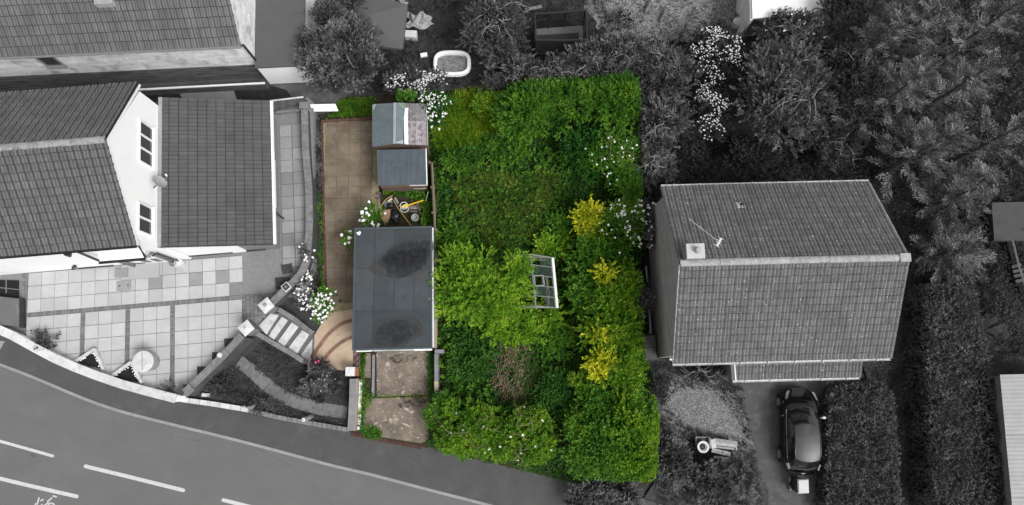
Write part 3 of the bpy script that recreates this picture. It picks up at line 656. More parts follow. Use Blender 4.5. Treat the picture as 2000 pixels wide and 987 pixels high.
run_of_blocks('coping_stone', poly(LP[:3], .42), .24, .341, .42, .5, COPE, rw, gap=.03, jit=.02); run_of_blocks('coping_brick', poly(LP[2:], .42), .22, .341, .42, .24, DW, rw, gap=.02, jit=.01)
for (x, y, ang, lab) in ((593, 820, .3, 'round white topped bollard behind the low roadside wall'), (487, 797, .3, 'square stubby grey post leaning by the low roadside wall')):
    t = empty('garden_post', at(x, y, .3), lab, 'post'); a = at(x, y, .85); b = at(x+17, y-7, .2)
    m = MB(); m.tube([b, a], .11, 12 if x > 500 else 4); m.build('shaft', GREYP, t)
    m = MB(); d = (a-b).normalized(); m.tube([a+d*.002, a+d*.03], .085, 12); m.build('top', WHITEP if x > 500 else GREYP, t)
    if x > 500: m = MB(); m.tube([a+d*.031, a+d*.045], .03, 8); m.build('top_hole', DARKP, t)
m = MB(); m.box(at(402, 772, .5), (.36, .15, .1), -.05); tag(m.build('stone_block', COPE), 'small pale block lying by the foot of the mossy retaining wall', 'block')
# drive wall with brick pier
t = empty('drive_wall', at(690, 790, .12), 'tapering wall with bluish coping between the sunken garden and the concrete drive', 'wall')
m = MB(); A = poly([(686,740),(697,740),(693,842),(681,842)], .85); m.prism(A, .02, .80); m.build('wall_body', CREAMW, t)
run_of_blocks('coping_stone', poly([(689,740),(688,790),(684.5,842)], .87), .30, .801, .87, .85, GREYW, t, gap=.01)
m = MB(); m.prism(poly([(702,742),(707,742),(704,838),(698,840)], .3), .02, .3); m.build('wall_ledge', FLASH, t)
t = empty('brick_pier', at(690, 727, .12), 'red brick pier with a chipped white cap at the head of the drive wall', 'pier')
m = MB()
for k in range(9): m.box(at(686, 726, 1.0)+Vector((.0,0,-.86+.098*k)), (.42, .42, .085)); 
m.build('brick_course', mat('pier_brick', (.3, .12, .07), .9, .2, 6, rnd=.2), t, kind='stuff')
m = MB(); m.box(at(684, 726, 1.06), (.42, .42, .1)); m.build('cap', mat('chipped_white', (.6, .6, .6), .9, .15, 5, spk=(12, .64, (.2, .2, .2))), t)
# ================================================================ TOP HOUSE
HT = (-12.5, 15.05, .051); fT, gT = frame(*HT)
th = empty('grey_house', fT(-6, 3, .6), 'long grey house with flaking render over dark brick along the top edge', 'house')
ze2 = 4.6; sl2 = .90; Wd = 4.6
mb = MB(); prof = [(.3, .1), (2*Wd-.3, .1), (2*Wd-.3, 4.5), (Wd, 4.5+(Wd-.3)*sl2), (.3, 4.5)]
vs = [fT(u, v, z) for u in (-15, 0) for v, z in prof]; mb.add(vs, [(0,1,2,3,4),(9,8,7,6,5),(0,5,6,1),(1,6,7,2),(2,7,8,3),(3,8,9,4),(4,9,5,0)]); mb.build('wall', DIRTYW, th)
bl = MB(); bl.box(fT(-7.5, .29, 1.05), (15.02, .06, 2.0), HT[2]); bl.build('brick_plinth', BRICKW, th)
CE = []
for side in (0, 1):
    U = fT(1,0,0)-fT(0,0,0)
    if side == 0: O = fT(-15, 0, ze2); V = fT(-15, Wd, ze2+Wd*sl2)-O
    else: O = fT(.05, 2*Wd, ze2); V = fT(.05, Wd, ze2+Wd*sl2)-O; U = -U
    N = U.cross(V).normalized(); a = O-N*.03; b = a+U*15.05; d = MB(); d.add([a, b, b+V, a+V]+[p-N*.1 for p in (a, b, b+V, a+V)], [(0,1,2,3),(7,6,5,4),(0,4,5,1),(1,5,6,2),(2,6,7,3),(3,7,4,0)]); d.build('roof_deck', DARKP, th)
    CE += slope_cells(O, U, V, 15.05, V.length, .26, .44)
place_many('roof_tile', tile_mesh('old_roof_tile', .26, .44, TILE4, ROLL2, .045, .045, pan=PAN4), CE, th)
ridge_tiles(th, fT(-15, Wd, ze2+Wd*sl2+.02), fT(.05, Wd, ze2+Wd*sl2+.02), .15, RIDGE1)
gutter(th, fT(-15, -.07, ze2-.03), fT(.1, -.07, ze2-.03), GREYP, .06)
wu, _ = gT(112, 113, 4.3)
window(th, fT(-9.75, .3, 3.0), fT(1,0,0)-fT(0,0,0), .75, 1.05, 1, fT(0,-1,0)-fT(0,0,0), fm=GREYP)
m = MB(); pz = ze2+.95*sl2*1; m.box(fT(-5.3, 1.55, ze2+1.55*sl2+.12), (.8, .35, .3), HT[2]); m.build('vent_flashing', mat('pale_flashing', g(.32), .7, .15, 6), th)
m = MB(); m.box(fT(-11.3, .9, ze2+1.0), (.5, 1.0, 1.0), HT[2]); m.build('chimney', BRICKH, th)
pipe(th, [fT(-.1, -.05, ze2-.1), fT(.05, .22, 4.2), fT(.08, .22, .65)], .055, DARKP)
# flat-roofed extension
ext = empty('flat_roof_extension', fT(1.2, 2, .6), 'flat felt roofed extension with a white end wall beside the old grey house', 'extension')
m = MB(); m.box(fT(1.22, 3.0, 1.35), (2.3, 6.2, 2.4), HT[2]); m.build('wall', WHITE, ext)
m = MB(); m.box(fT(1.23, 3.0, 2.6), (2.42, 6.34, .12), HT[2]); m.build('felt_roof', FELTG, ext)
for vv in (1.2, 2.6, 4.0): k = MB(); k.box(fT(1.23, vv, 2.664), (2.4, .05, .012), HT[2]); k.build('felt_lap', FELTG, ext)
m = MB(); m.prism(poly([(597,-40),(610,-40),(608,60),(597,62)], 1.0), .3, 1.0); tag(m.build('white_side_wall', WHITE), 'white rendered wall strip beside the flat felt roof', 'wall')
# fence and passage
t = empty('boundary_fence', at(400, 170, .62), 'thin white topped wall between the two houses', 'wall')
m = MB(); P = poly([(270,175),(517,162)], 1.25); R = ribbon(P, .14, 0, 0); m.prism([R[0][0], R[0][1], R[1][1], R[1][0]], .5, 1.2); m.build('wall_body', BRICKW, t)
m = MB(); R = ribbon(P, .09, 0, 0); m.prism([R[0][0], R[0][1], R[1][1], R[1][0]], 1.201, 1.25); m.build('white_rail', WHITEP, t)
m = MB(); m.prism(poly([(345,170),(452,165),(463,197),(358,197)], .66), .615, .66); tag(m.build('concrete_slab', CONCL := mat('concrete_pale', g(.2), .9, .08, 2)), 'broad smooth concrete slab in the dark passage between the houses', 'slab')
sheet('passage_soil', [(270,178),(520,165),(560,176),(575,197),(300,200)], .625, SOILD)
t = empty('slatted_fence_panel', at(560, 205, .62), 'leaning grey boarded fence panel with a pale top rail', 'fence')
a0, a1 = at(527, 198, 2.0), at(593, 190, 2.0); b0, b1 = at(532, 217, .95), at(586, 208, .95); nb = 11
for i in range(nb):
    p, q = i/nb, (i+.9)/nb; m = MB(); vs = [a0.lerp(a1, p), a0.lerp(a1, q), b0.lerp(b1, q), b0.lerp(b1, p)]; off = Vector((.005, .03, 0)); m.add(vs+[v+off for v in vs], [(0,3,2,1),(4,5,6,7),(0,1,5,4),(1,2,6,5),(2,3,7,6),(3,0,4,7)]); m.build('slat', mat('fence_board', g(.12), .85, .2, 6, rnd=.2), t)
m = MB(); m.tube([a0+Vector((0,0,.03)), a1+Vector((0,0,.03))], .04, 5); m.build('top_rail', COPE, t)
m = MB(); m.prism(poly([(537,218),(592,212),(592,216),(537,222)], 1.1), .85, 1.1); tag(m.build('low_passage_wall', DW), 'low stone kerb closing the top of the side passage', 'kerb')
m = MB(); A = [at(605,204,1.0), at(655,203,1.0), at(661,217,.7), at(610,218,.7)]; m.add(A+[p-Vector((0,0,.05)) for p in A], [(0,3,2,1),(4,5,6,7),(0,1,5,4),(1,2,6,5),(2,3,7,6),(3,0,4,7)]); tag(m.build('white_board', FLASH), 'white sheet board leaning at the top corner of the brown path', 'board')
# ================================================================ THE PLOT
# brown slab path
path = sheet('garden_path', [(631,237),(724,232),(738,300),(740,370),(737,440),(695,447),(694,606),(637,612)], ZPATH-.03, PATHJ, .2)
A = at(632, 238, ZPATH); yaw = .012; pitch = .585
def pw(i, j): return Vector((A.x+.12+i*.605+j*pitch*.025, A.y-j*pitch+i*.018, 0))
PPATH = [(p.x, p.y) for p in poly([(634,240),(724,235),(737,300),(738,370),(735,440),(694,447),(694,606),(640,611)], ZPATH)][::-1]
def in_path(c): return inside([c.x], [c.y], PPATH)[0]
for j in range(16):
    for i in range(4):
        c = (pw(i, j)+pw(i+1, j+1))/2
        if not in_path(c): continue
        q = [pw(i, j), pw(i+1, j), pw(i+1, j+1), pw(i, j+1)]; m = MB(); gp = random.uniform(.92, .97) if j < 7 else random.uniform(.97, .985)
        m.prism([c+(p-c)*gp for p in q], ZPATH-.06, ZPATH+random.uniform(-.006, .008)); m.build('paving_slab', PATH, path)
e = empty('brick_edging', at(631, 420, .2), 'long row of dark red edging bricks along the left side of the brown path', 'edging')
run_of_blocks('brick', poly([(628,236),(632,420),(638,612)], ZPATH+.06), .11, .1, ZPATH+.06, .23, REDBR, e, gap=.012)
e = empty('brick_edging', at(675, 233, .2), 'short row of dark red edging bricks across the top of the brown path', 'edging')
run_of_blocks('brick', poly([(627,236.5),(725,231)], ZPATH+.1), .13, .1, ZPATH+.1, .23, REDBR, e, gap=.012)
m = MB(); m.box(at(664, 588, ZPATH+.012), (.16, .16, .02)); dcv = m.build('drain_grate', mat('drain_green', (.06, .09, .07), .7), path)
m = MB(); m.box(at(664, 588, ZPATH+.025), (.09, .09, .006)); m.build('drain_hole', DARKP, dcv)
# brick paving beside the garage front
e = empty('brick_strip', at(697, 707, .15), 'small patch of worn purple and red brick paving by the garage corner', 'paving')
for i in range(4):
    for j in range(9):
        c = at(691.5+3.4*i, 688+4.3*j, ZPATH+.02); m = MB(); m.box(c-Vector((0,0,.05)), (.072, .095, .1+random.uniform(0,.015))); m.build('brick', PURBR if (i+j) % 3 else REDBR, e)
# drive
drive = sheet('concrete_drive', [(703,686),(846,681),(842,770),(836,876),(760,858),(686,844),(704,780)], .17, EARTH, .1)
for q in ([(735,688),(842,684),(841,771),(736,775)], [(716,779),(840,774.5),(836,860),(822,866),(712,849),(709,820)]):
    c = sum(poly(q, 0), Vector())/len(q); m = MB(); m.prism(poly(q, .23), .1, .23); m.build('concrete_bay', DRIVE, drive)
m = MB(); m.prism(poly([(714,690),(724,690),(724,738),(711,738)], .22), .1, .22); m.build('concrete_strip', DRIVE, drive)
k = empty('drive_kerb', at(729, 740, .1), 'grey edging strip of slim stones along the left of the drive', 'kerb')
run_of_blocks('edging_stone', poly([(729.5,693),(729,730),(728,775)], .27), .12, .12, .27, .6, GREYW, k)
e = empty('drain_channel', at(750, 855, .1), 'row of dark soldier bricks across the foot of the concrete drive', 'edging')
run_of_blocks('brick', poly([(686,848),(740,859),(822,875)], .15), .26, .02, .15, .082, REDBR, e, gap=.03)
# garage
GX, GY, GW = -5.47, 4.18, .023
fG, gG = frame(GX, GY, GW)
ga = empty('garage', fG(0, 0, .2), 'flat felt roofed garage with dark ponding stains beside the concrete drive', 'garage')
hx, hy = 1.80, 2.82
m = MB(); m.box(fG(0, 0, 1.25), (2*hx-.24, 2*hy-.2, 2.3), GW); m.build('wall', mat('garage_wall', (.36, .31, .26), .9, .12, 3), ga)
m = MB(); m.box(fG(0, 0, 2.42), (2*hx, 2*hy, .1), GW); m.build('roof_deck', FELT, ga)
FR = mat('felt_upstand', (.055, .072, .082), .9, .12, 3)
seams = [-hx, -.87, .03, .95, hx]
for i in range(4):
    a, b = seams[i]+.008, seams[i+1]+.02; m = MB(); n = 12
    for j, (v0, v1) in enumerate(((-hy, -1.05), (-1.07, .9), (.88, hy))):
        m = MB(); z = 2.473+.003*i+.0012*j; m.box(fG((a+b)/2, (v0+v1)/2, z), (b-a, v1-v0+.02, .006+.004*(i % 2)), GW); m.build('felt_sheet', FELT, ga)
BIT = mat('bitumen_bleed', (.03, .036, .042), .7, .2, 4)
for u_ in seams[1:4]: m = MB(); m.box(fG(u_+.025, 0, 2.4866), (.035, 2*hy-.16, .006), GW); m.build('lap_seam', BIT, ga)
for v_ in (-1.06, .89): m = MB(); m.box(fG(0, v_, 2.4858), (2*hx-.2, .03, .006), GW); m.build('lap_seam', BIT, ga)
for u in (-hx+.03, hx-.03): m = MB(); m.box(fG(u, 0, 2.49), (.09, 2*hy+.02, .05), GW); m.build('roof_edge', FR, ga)
for v in (-hy+.03, hy-.03): m = MB(); m.box(fG(0, v, 2.488), (2*hx-.1, .09, .05), GW); m.build('roof_edge', FR, ga)
m = MB(); m.box(fG(hx+.03, 0, 2.38), (.05, 2*hy-.1, .2), GW); m.build('fascia', FLASH, ga)
for u_, l_, d_, h_ in ((hx-.42, .8, .07, .16), (-hx+.5, .7, .05, .1)): m = MB(); m.box(fG(u_, -hy-.05, 2.36), (l_, d_, h_), GW); m.build('front_fascia', FLASH, ga)
m = MB(); m.box(fG(0, -hy+.05, 1.2), (2.5, .06, 2.1), GW); m.build('garage_door', FLASH, ga)
# ponding stains: thin films lying in the dips of the roof
def film(name, parent, c, rx, ry, rot, z, m, seed, n=40, wob=.16):
    r = random.Random(seed); ph = [r.uniform(0, 6.28) for _ in range(4)]; vs = []
    for k in range(n):
        q = 2*pi*k/n; rr = 1+wob*(math.sin(2*q+ph[0])*.6+math.sin(3*q+ph[1])*.5+math.sin(5*q+ph[2])*.3)
        x, y = rx*rr*math.cos(q), ry*rr*math.sin(q); vs.append((c[0]+x*math.cos(rot)-y*math.sin(rot), c[1]+x*math.sin(rot)+y*math.cos(rot), z))
    mb = MB(); mb.add(vs, [tuple(range(n))]); return mb.build(name, m, parent)
def filmmat(name, col, alpha, rough, lo=.6):
    m = bpy.data.materials.new(name); m.use_nodes = True; t = m.node_tree; b = t.nodes['Principled BSDF']; b.inputs['Base Color'].default_value = (*col, 1); b.inputs['Roughness'].default_value = rough
    n = t.nodes.new('ShaderNodeTexNoise'); n.inputs['Scale'].default_value = 4.5; n.inputs['Detail'].default_value = 5; gp = t.nodes.new('ShaderNodeNewGeometry'); t.links.new(gp.outputs['Position'], n.inputs['Vector'])
    r = t.nodes.new('ShaderNodeMapRange'); r.inputs[1].default_value = .35; r.inputs[2].default_value = .65; r.inputs[3].default_value = alpha*lo; r.inputs[4].default_value = min(1, alpha*1.3); t.links.new(n.outputs['Fac'], r.inputs[0]); t.links.new(r.outputs[0], b.inputs['Alpha']); return m
SILT = filmmat('silt_film', (.062, .058, .055), .3, .9); DAMPE = filmmat('damp_edge', (.018, .021, .025), .30, .6, .15)
for k_, (sx, sy, sd) in enumerate(((1.42, .98, 21), (1.22, .78, 22), (1.3, .7, 23), (1.1, .58, 24), (.95, .44, 25))): film('damp_stain', ga, at(795, 504, 2.5), sx, sy, .24, 2.4918+.0011*k_, DAMPE if k_ else SILT, sd, 60, .2)
for k_, (sx, sy, sd) in enumerate(((1.15, .8, 31), (.95, .62, 32), (.82, .5, 33), (.66, .38, 34))): film('damp_stain', ga, at(772, 650, 2.5), sx, sy, .03, 2.4918+.0011*k_, DAMPE if k_ else SILT, sd, 60, .18)
for x_ in []: pass
film('bird_lime', ga, at(701, 456, 2.5), .07, .1, .6, 2.5, FLASH, 4, wob=.5)
MOSS = filmmat('moss_film', (.035, .03, .022), .5, .95, -.3); PALE = filmmat('pale_scar', (.5, .44, .36), .7, .9)
film('moss_patch', drive, at(806, 784, .234), .62, .34, .1, .2345, MOSS, 51, 50, .25); film('moss_patch', drive, at(788, 700, .234), .7, .22, .0, .2345, MOSS, 52, 50, .22)
for k_, (x_, y_, a_, b_) in enumerate(((757,712,.10,.13),(763,822,.06,.14),(782,735,.12,.05),(800,745,.07,.05),(733,828,.12,.05),(795,800,.05,.2),(793,830,.04,.28))): film('pale_scar', drive, at(x_, y_, .235), a_, b_, .2*k_, .2365, PALE, 60+k_, 24, .3)
# big shed: gable roof running to the path
sh = empty('garden_shed', at(780, 245, .2), 'larger shed with patched grey felt roof, white flashing strip and flaking boards', 'shed')
Z0, ZR, ZE = .2, 2.45, 1.95
e1, e2, e3, e4 = at(727,204,ZE), at(832,203,ZE), at(835,284,ZE), at(727,287,ZE); r1, r2 = at(771,201,ZR), at(770,281,ZR)
m = MB(); ins = .93; c = (e1+e2+e3+e4)/4; B = [c+(p-c)*ins for p in (e4, e3, e2, e1)]; m.prism([(p.x, p.y) for p in B], Z0, ZE-.06)
for a, b, r in ((e4, e3, r2), (e1, e2, r1)):
    a2, b2 = c+(a-c)*.95, c+(b-c)*.95; r_ = c+(r-c)*.95; r_.z = ZR-.08; a2.z = b2.z = ZE-.06; m.add([a2, b2, r_], [(0,1,2)])
m.build('wall', BRWOOD, sh)
def panel(name, A, m, parent, th=.035):
    mb = MB(); A = [Vector(p) for p in A]; n = (A[1]-A[0]).cross(A[2]-A[0]).normalized()
    if n.z < 0: A = A[::-1]; n = -n
    k = len(A); mb.add(A+[p-n*th for p in A], [tuple(range(k)), tuple(range(2*k-1, k-1, -1))]+[(k+i, k+(i+1) % k, (i+1) % k, i) for i in range(k)]); return mb.build(name, m, parent)
def onr(s, t): # right slope param: s across 0..1 from ridge, t along 0 top..1 bottom
    return (r1.lerp(r2, t)).lerp(e2.lerp(e3, t), s)
def onl(s, t): return (r1.lerp(r2, t)).lerp(e1.lerp(e4, t), s)
UPZ = Vector((0,0,.02))
panel('roof_felt', [onl(1.0,0), onl(0,0), onl(0,1), onl(1.0,1)], FELTS, sh)
panel('roof_felt', [onr(0,0), onr(.30,0), onr(.27,1), onr(0,1)], FELTS, sh)
for i in range(4):
    a, b = .30+i*.175, .30+(i+.96)*.175; panel('roof_board', [onr(a,0), onr(b,0), onr(b,.42), onr(a,.42)], mat('shed_roof_felt_torn', (.15, .14, .15), .9, .3, 5, rnd=.25, blot=[(6, .55, .65, (.3, .3, .3), .7)]), sh)
for i in range(4):
    a, b = .30+i*.175, .30+(i+.96)*.175; panel('roof_board', [onr(a,.425), onr(b,.425), onr(b,1), onr(a,1)], PWOOD, sh)
panel('ridge_cap', [onl(.05,0)+UPZ, onl(-.05,0)+UPZ, onl(-.05,1)+UPZ, onl(.05,1)+UPZ], FLASH if False else mat('ridge_strip', (.35, .4, .4), .7), sh, .02)
panel('flashing_strip', [onr(.33,.12)+UPZ, onr(.43,.12)+UPZ, onr(.41,.30)+UPZ, onr(.30,.34)+UPZ], FLASH, sh, .02)
panel('flashing_strip', [onr(.295,.345)+UPZ, onr(.41,.31)+UPZ, onr(.42,1.0)+UPZ, onr(.31,1.0)+UPZ], FLASH, sh, .02)
m = MB(); m.tube([e2+UPZ, onr(1,.5)+Vector((.03,0,.02)), e3+UPZ], .025, 5); m.build('roof_trim', mat('pale_trim', (.35, .38, .36), .7), sh)
panel('torn_flap', [onl(.99,.02)+UPZ*1.5, onl(.80,.0)+UPZ*1.5, onl(.97,.16)+UPZ*1.5], mat('torn_felt', (.3, .36, .36), .7, .1), sh, .01)
panel('torn_flap', [onr(.02,.97)+UPZ, onr(.28,.90)+UPZ, onr(.27,1)+UPZ], MATS['torn_felt'], sh, .01)
panel('torn_flap', [onr(.08,.0)+UPZ, onr(.32,.0)+UPZ, onr(.3,.16)+UPZ], mat('mossy_felt', (.16, .23, .18), .9, .3, 8), sh, .01)
# small shed
ss = empty('tool_shed', at(785, 325, .2), 'smaller low shed with dark blue-grey felt roof between the big shed and the junk corner', 'shed')
c4 = [at(736,293,1.9), at(831,291,1.9), at(833,361,1.75), at(738,363,1.75)]
m = MB(); c = sum(c4, Vector())/4; P = [c+(p-c)*.94 for p in c4]; m.prism([(p.x, p.y) for p in P], .2, 1.66)
m.build('wall', BRWOOD, ss); panel('roof_felt', c4, FELTS2, ss, .05)
m = MB(); m.tube([c4[1]+Vector((.02,0,.02)), c4[2]+Vector((.02,0,.02))], .03, 4); m.build('side_trim', FLASH, ss)
m = MB(); a = c4[3]*.35+c4[2]*.65; m.tube([a+Vector((0,-.02,0)), c4[2]+Vector((.06,-.02,0))], .025, 4); m.build('front_trim', mat('pinkish_trim', (.6, .5, .52), .7), ss)
for i in range(4):
    a = c4[3]+Vector((.12, -.03, -.06-.12*i)); b = c4[2]+Vector((-.1, -.03, -.06-.12*i)); m = MB(); m.box((a+b)/2, ((b-a).length, .03, .105), .02); m.build('weatherboard', BRWOOD, ss)
m = MB(); m.box(at(818, 366, 1.4), (.62, .04, .45)); m.build('white_panel', FLASH, ss)
# timber fence right of the sheds
fe = empty('timber_fence', at(845, 380, .2), 'thin weathered timber fence running between the sheds and the overgrown garden', 'fence')
FEW = mat('fence_timber', (.2, .16, .115), .9, .2, 6, rnd=.2)
P = resample(poly([(842,318),(846,380),(848,445)], 1.25), .32)
for a, b in zip(P[:-1], P[1:]):
    m = MB(); c = (a+b)/2; m.box(c-Vector((0,0,.5)), (.05, .3, 1.0), .02); m.build('fence_board', FEW, fe)
m = MB(); m.tube([P[0]+Vector((.03,0,.03)), P[-1]+Vector((.03,0,.03))], .055, 4); m.build('capping_rail', FEW, fe)
for i in (0, 4, 8): 
    if i < len(P): m = MB(); m.box(P[i]-Vector((.05,0,.45)), (.08, .08, 1.15)); m.build('post', FEW, fe)
gw = empty('garage_side_wall', at(850, 560, .2), 'narrow cream wall strip running tight along the garage right side', 'wall')
run_of_blocks('wall_block', poly([(851,447),(850,560),(850,680)], .9), .14, .1, .9, .6, CREAMW, gw)
# U-shaped coping wall
uw = empty('garden_wall', at(852, 725, .2), 'low U-shaped garden wall with grey coping beside the drive', 'wall')
for pts, mm in (([(867,686.5),(849,686.5)], GREYW), ([(852,691),(852,745)], GREYW), ([(852,745),(852,765)], mat('cream_coping', (.45, .37, .28), .9, .15, 4)), ([(849.5,766.5),(867,767.5)], MATS['cream_coping'])):
    run_of_blocks('coping_stone', poly(pts, .95), .18, .12, .95, .45, mm, uw, gap=.01)
m = MB(); m.add([], []); A = poly([(876,708),(886,705),(892,716),(888,727),(877,727)], .55); m.prism(A, .15, .55); c = at(886,712,.55); m.box(c+Vector((0,0,.06)), (.22,.16,.1), .4); tag(m.build('broken_stone', mat('pale_stump', (.42,.38,.3), .9, .25, 6)), 'pale broken stone block among nettles right of the U-shaped wall', 'stone')
# ------------------------------------------------ junk corner
sheet('junk_ground', [(735,372),(838,368),(842,444),(738,446)], .26, EARTH)
for i, (x0, y0, x1, y1, wd, z, lab) in enumerate(((778,402,815,404,.1,.36,'grey board lying uppermost under the yellow spade'), (800,406,822,407,.12,.33,'short pale board right of the white hoops'), (797,412,815,414,.11,.31,'dark board lying lowest of the junk pile'), (739,382,741,410,.12,.33,'narrow plank standing along the path edge of the junk corner'), (771,386,778,398,.1,.4,'slim plank above the black sack'), (815,396,820,412,.12,.4,'brown splintered plank at the right of the junk pile'))):
    m = MB(); a, b = at(x0,y0,z), at(x1,y1,z); m.box((a+b)/2, ((b-a).length, wd, .04), math.atan2((b-a).y, (b-a).x)); tag(m.build('plank', mat('junk_board_%d' % (i % 3), ((.2,.16,.13),(.28,.26,.24),(.12,.1,.09))[i % 3], .85, .25, 8)), lab, 'plank', 'boards in the junk corner')
def tubeobj(name, pts, r, m, lab, cat, grp=None, n=6, sm=2): mb = MB(); mb.tube(smooth(pts, sm), r, n); return tag(mb.build(name, m, smooth=True), lab, cat, grp)
tubeobj('hose', [at(767,382,.45), at(755,388,.45), at(746,400,.4), at(742,414,.36), at(743,424,.34), at(754,440,.34)], .022, HOSE, 'ochre hose curving along the left side of the junk corner', 'hose')
tubeobj('hose', [at(768,390,.5), at(778,408,.5), at(790,424,.48), at(803,441,.4)], .02, HOSE, 'straight ochre hose length crossing in front of the white hoops', 'hose')
for x, y, z, lab in ((789, 402, .62, 'white plastic hoop uppermost at the end of the yellow spade'), (790, 408, .5, 'white plastic hoop lowest beneath the yellow spade')):
    c = at(x, y, z); m = MB(); q = [c+Vector((.19*math.cos(a), .165*math.sin(a), .05*math.sin(a))) for a in np.linspace(0, 2*pi, 25)]; m.tube(q, .016, 6, False); tag(m.build('hoop', FLASH), lab, 'hoop')
sp_ = empty('spade', at(805, 398, .6), 'yellow plastic spade with a long handle lying across the junk', 'spade')
a, b = at(797, 401, .68), at(827, 391.5, .72); m = MB(); m.tube([a, b], .035, 6); m.build('handle', YELLOW, sp_); d = (a-b).normalized(); n_ = Vector((-d.y, d.x, 0))
m = MB(); q = [a+n_*.06, a+d*.12+n_*.1, a+d*.3+n_*.07, a+d*.36, a+d*.3-n_*.07, a+d*.12-n_*.1, a-n_*.06]; m.add(q+[p-Vector((0,0,.03)) for p in q], [tuple(range(7)), tuple(range(13,6,-1))]+[(7+i, 7+(i+1) % 7, (i+1) % 7, i) for i in range(7)]); m.build('blade', mat('faded_yellow', (.75, .55, .15), .6), sp_)
def lump(name, c, r, sq, m, lab, cat, seed, amp=.25, n=14):
    mb = MB(); mb.ball((0,0,0), r, n, 8, sq); rr = random.Random(seed); ph = [rr.uniform(0,6) for _ in range(6)]
    mb.v = [tuple(Vector(v)*(1+amp*(math.sin(v[0]/r*4+ph[0])*math.sin(v[1]/r*5+ph[1])+.5*math.sin(v[2]/r*7+v[0]/r*6+ph[2])))+Vector(c)) for v in mb.v]
    return tag(mb.build(name, m, smooth=False), lab, cat)
lump('bin_bag', at(772, 424, .38), .33, (.75, 1.0, .55), BLACKB, 'crumpled black polythene sack, lower and larger of the two', 'bag', 2)
lump('bin_bag', at(764, 402, .36), .2, (1.1, .7, .6), BLACKB, 'small black polythene sack above the larger black sack', 'bag', 5)
m = MB(); A = poly([(743,412),(762,409),(762,424),(755,436),(745,428)], .42); m.prism(A, .26, .42); tag(m.build('cardboard_sheet', mat('cardboard', (.36, .24, .15), .9, .15, 5)), 'torn brown cardboard sheet left of the black sacks', 'cardboard')
m = MB(); m.box(at(762, 391, .42), (.26, .1, .06), .7); tag(m.build('pale_block', mat('pale_plastic', (.6, .55, .45), .6)), 'small pale plastic block near the curved hose', 'block')
m = MB(); A = poly([(750,396),(763,386),(768,398),(762,404),(752,405)], .3); m.prism(A, .25, .3); tag(m.build('slate_sheet', mat('slate', (.16, .19, .2), .6, .15)), 'bluish slate sheet beneath the pale block', 'sheet')
bk = empty('bucket', at(812, 428, .26), 'round pale rimmed tub half buried in leaves', 'bucket')
m = MB(); m.lathe(at(812, 428, .26), [(.14, 0), (.17, .3), (.185, .31), (.185, .33), (.165, .33), (.13, .05), (.001, .05)], 18); m.build('tub', mat('tub_pale', (.5, .52, .48), .6), bk)
for i, (x, y) in enumerate(((740,378),(736,383),(739,387))):
    m = MB(); m.box(at(x, y, .36), (.22, .1, .08+.01*i), .1*i); tag(m.build('loose_brick', PURBR), ('loose dark brick nearest the small shed', 'loose dark brick in the middle of three by the path edge', 'loose dark brick furthest from the small shed')[i], 'brick', 'loose bricks by the path edge')
m = MB(); m.tube([at(836, 375, .9), at(832, 392, .5)], .018, 5); tag(m.build('white_pole', FLASH), 'thin white pole leaning near the timber fence', 'pole')
# ------------------------------------------------ greenhouse
gh = empty('greenhouse', at(1060, 550, .2), 'derelict aluminium framed greenhouse half swallowed by the bright bush', 'greenhouse')
ra, rb = at(1036,497,2.2), at(1046,598,2.2); ea, eb = at(1076,503,1.5), at(1085,601,1.5)
off = ((ra-ea)); off.z = 0; wa, wb = ra+off, rb+off; wa.z = wb.z = 1.5
def bar(a, b, r, name='glazing_bar', m=ALU, n=4): mb = MB(); mb.tube([a, b], r, n); return mb.build(name, m, gh)
bar(ra, rb, .035, 'ridge_bar'); bar(ea, eb, .04, 'eave_bar'); bar(wa, wb, .04, 'eave_bar'); 
m = MB(); m.box((ea+eb)/2+Vector((.09, -.02, -.02)), ((eb-ea).length, .11, .1), math.atan2((eb-ea).y, (eb-ea).x)); m.build('gutter', UPVC, gh)
for i in range(6):
    t = i/5; bar(ra.lerp(rb, t), ea.lerp(eb, t), .02 if 0 < i < 5 else .035); bar(ra.lerp(rb, t), wa.lerp(wb, t), .02 if 0 < i < 5 else .035)
    for p in (ea.lerp(eb, t), wa.lerp(wb, t)): q = p.copy(); q.z = .2; bar(p, q, .022, 'upright')
for a, b in ((ra, ea), (rb, eb)): pass
for P0, P1 in ((ra, ea), (ra, wa)):
    Q0, Q1 = rb, (eb if P1 is ea else wb)
    for i in range(5):
        if P1 is wa or i == 2: continue
        a, b = P0.lerp(Q0, (i+.03)/5), P0.lerp(Q0, (i+.97)/5); c, d = P1.lerp(Q1, (i+.97)/5), P1.lerp(Q1, (i+.03)/5)
        if P1 is ea and i in (0, 4): panel('glass_pane', [a.lerp(d, .45), b.lerp(c, .5), c, d], GLASS, gh, .006)
        else: panel('glass_pane', [a, b, c, d], GLASS, gh, .006)
for i in range(5):
    a, b = ea.lerp(eb, (i+.03)/5), ea.lerp(eb, (i+.97)/5); c, d = b.copy(), a.copy(); c.z = d.z = .25
    m = MB(); m.add([a, b, c, d], [(0,1,2,3)]); m.build('glass_pane', GLASS, gh)
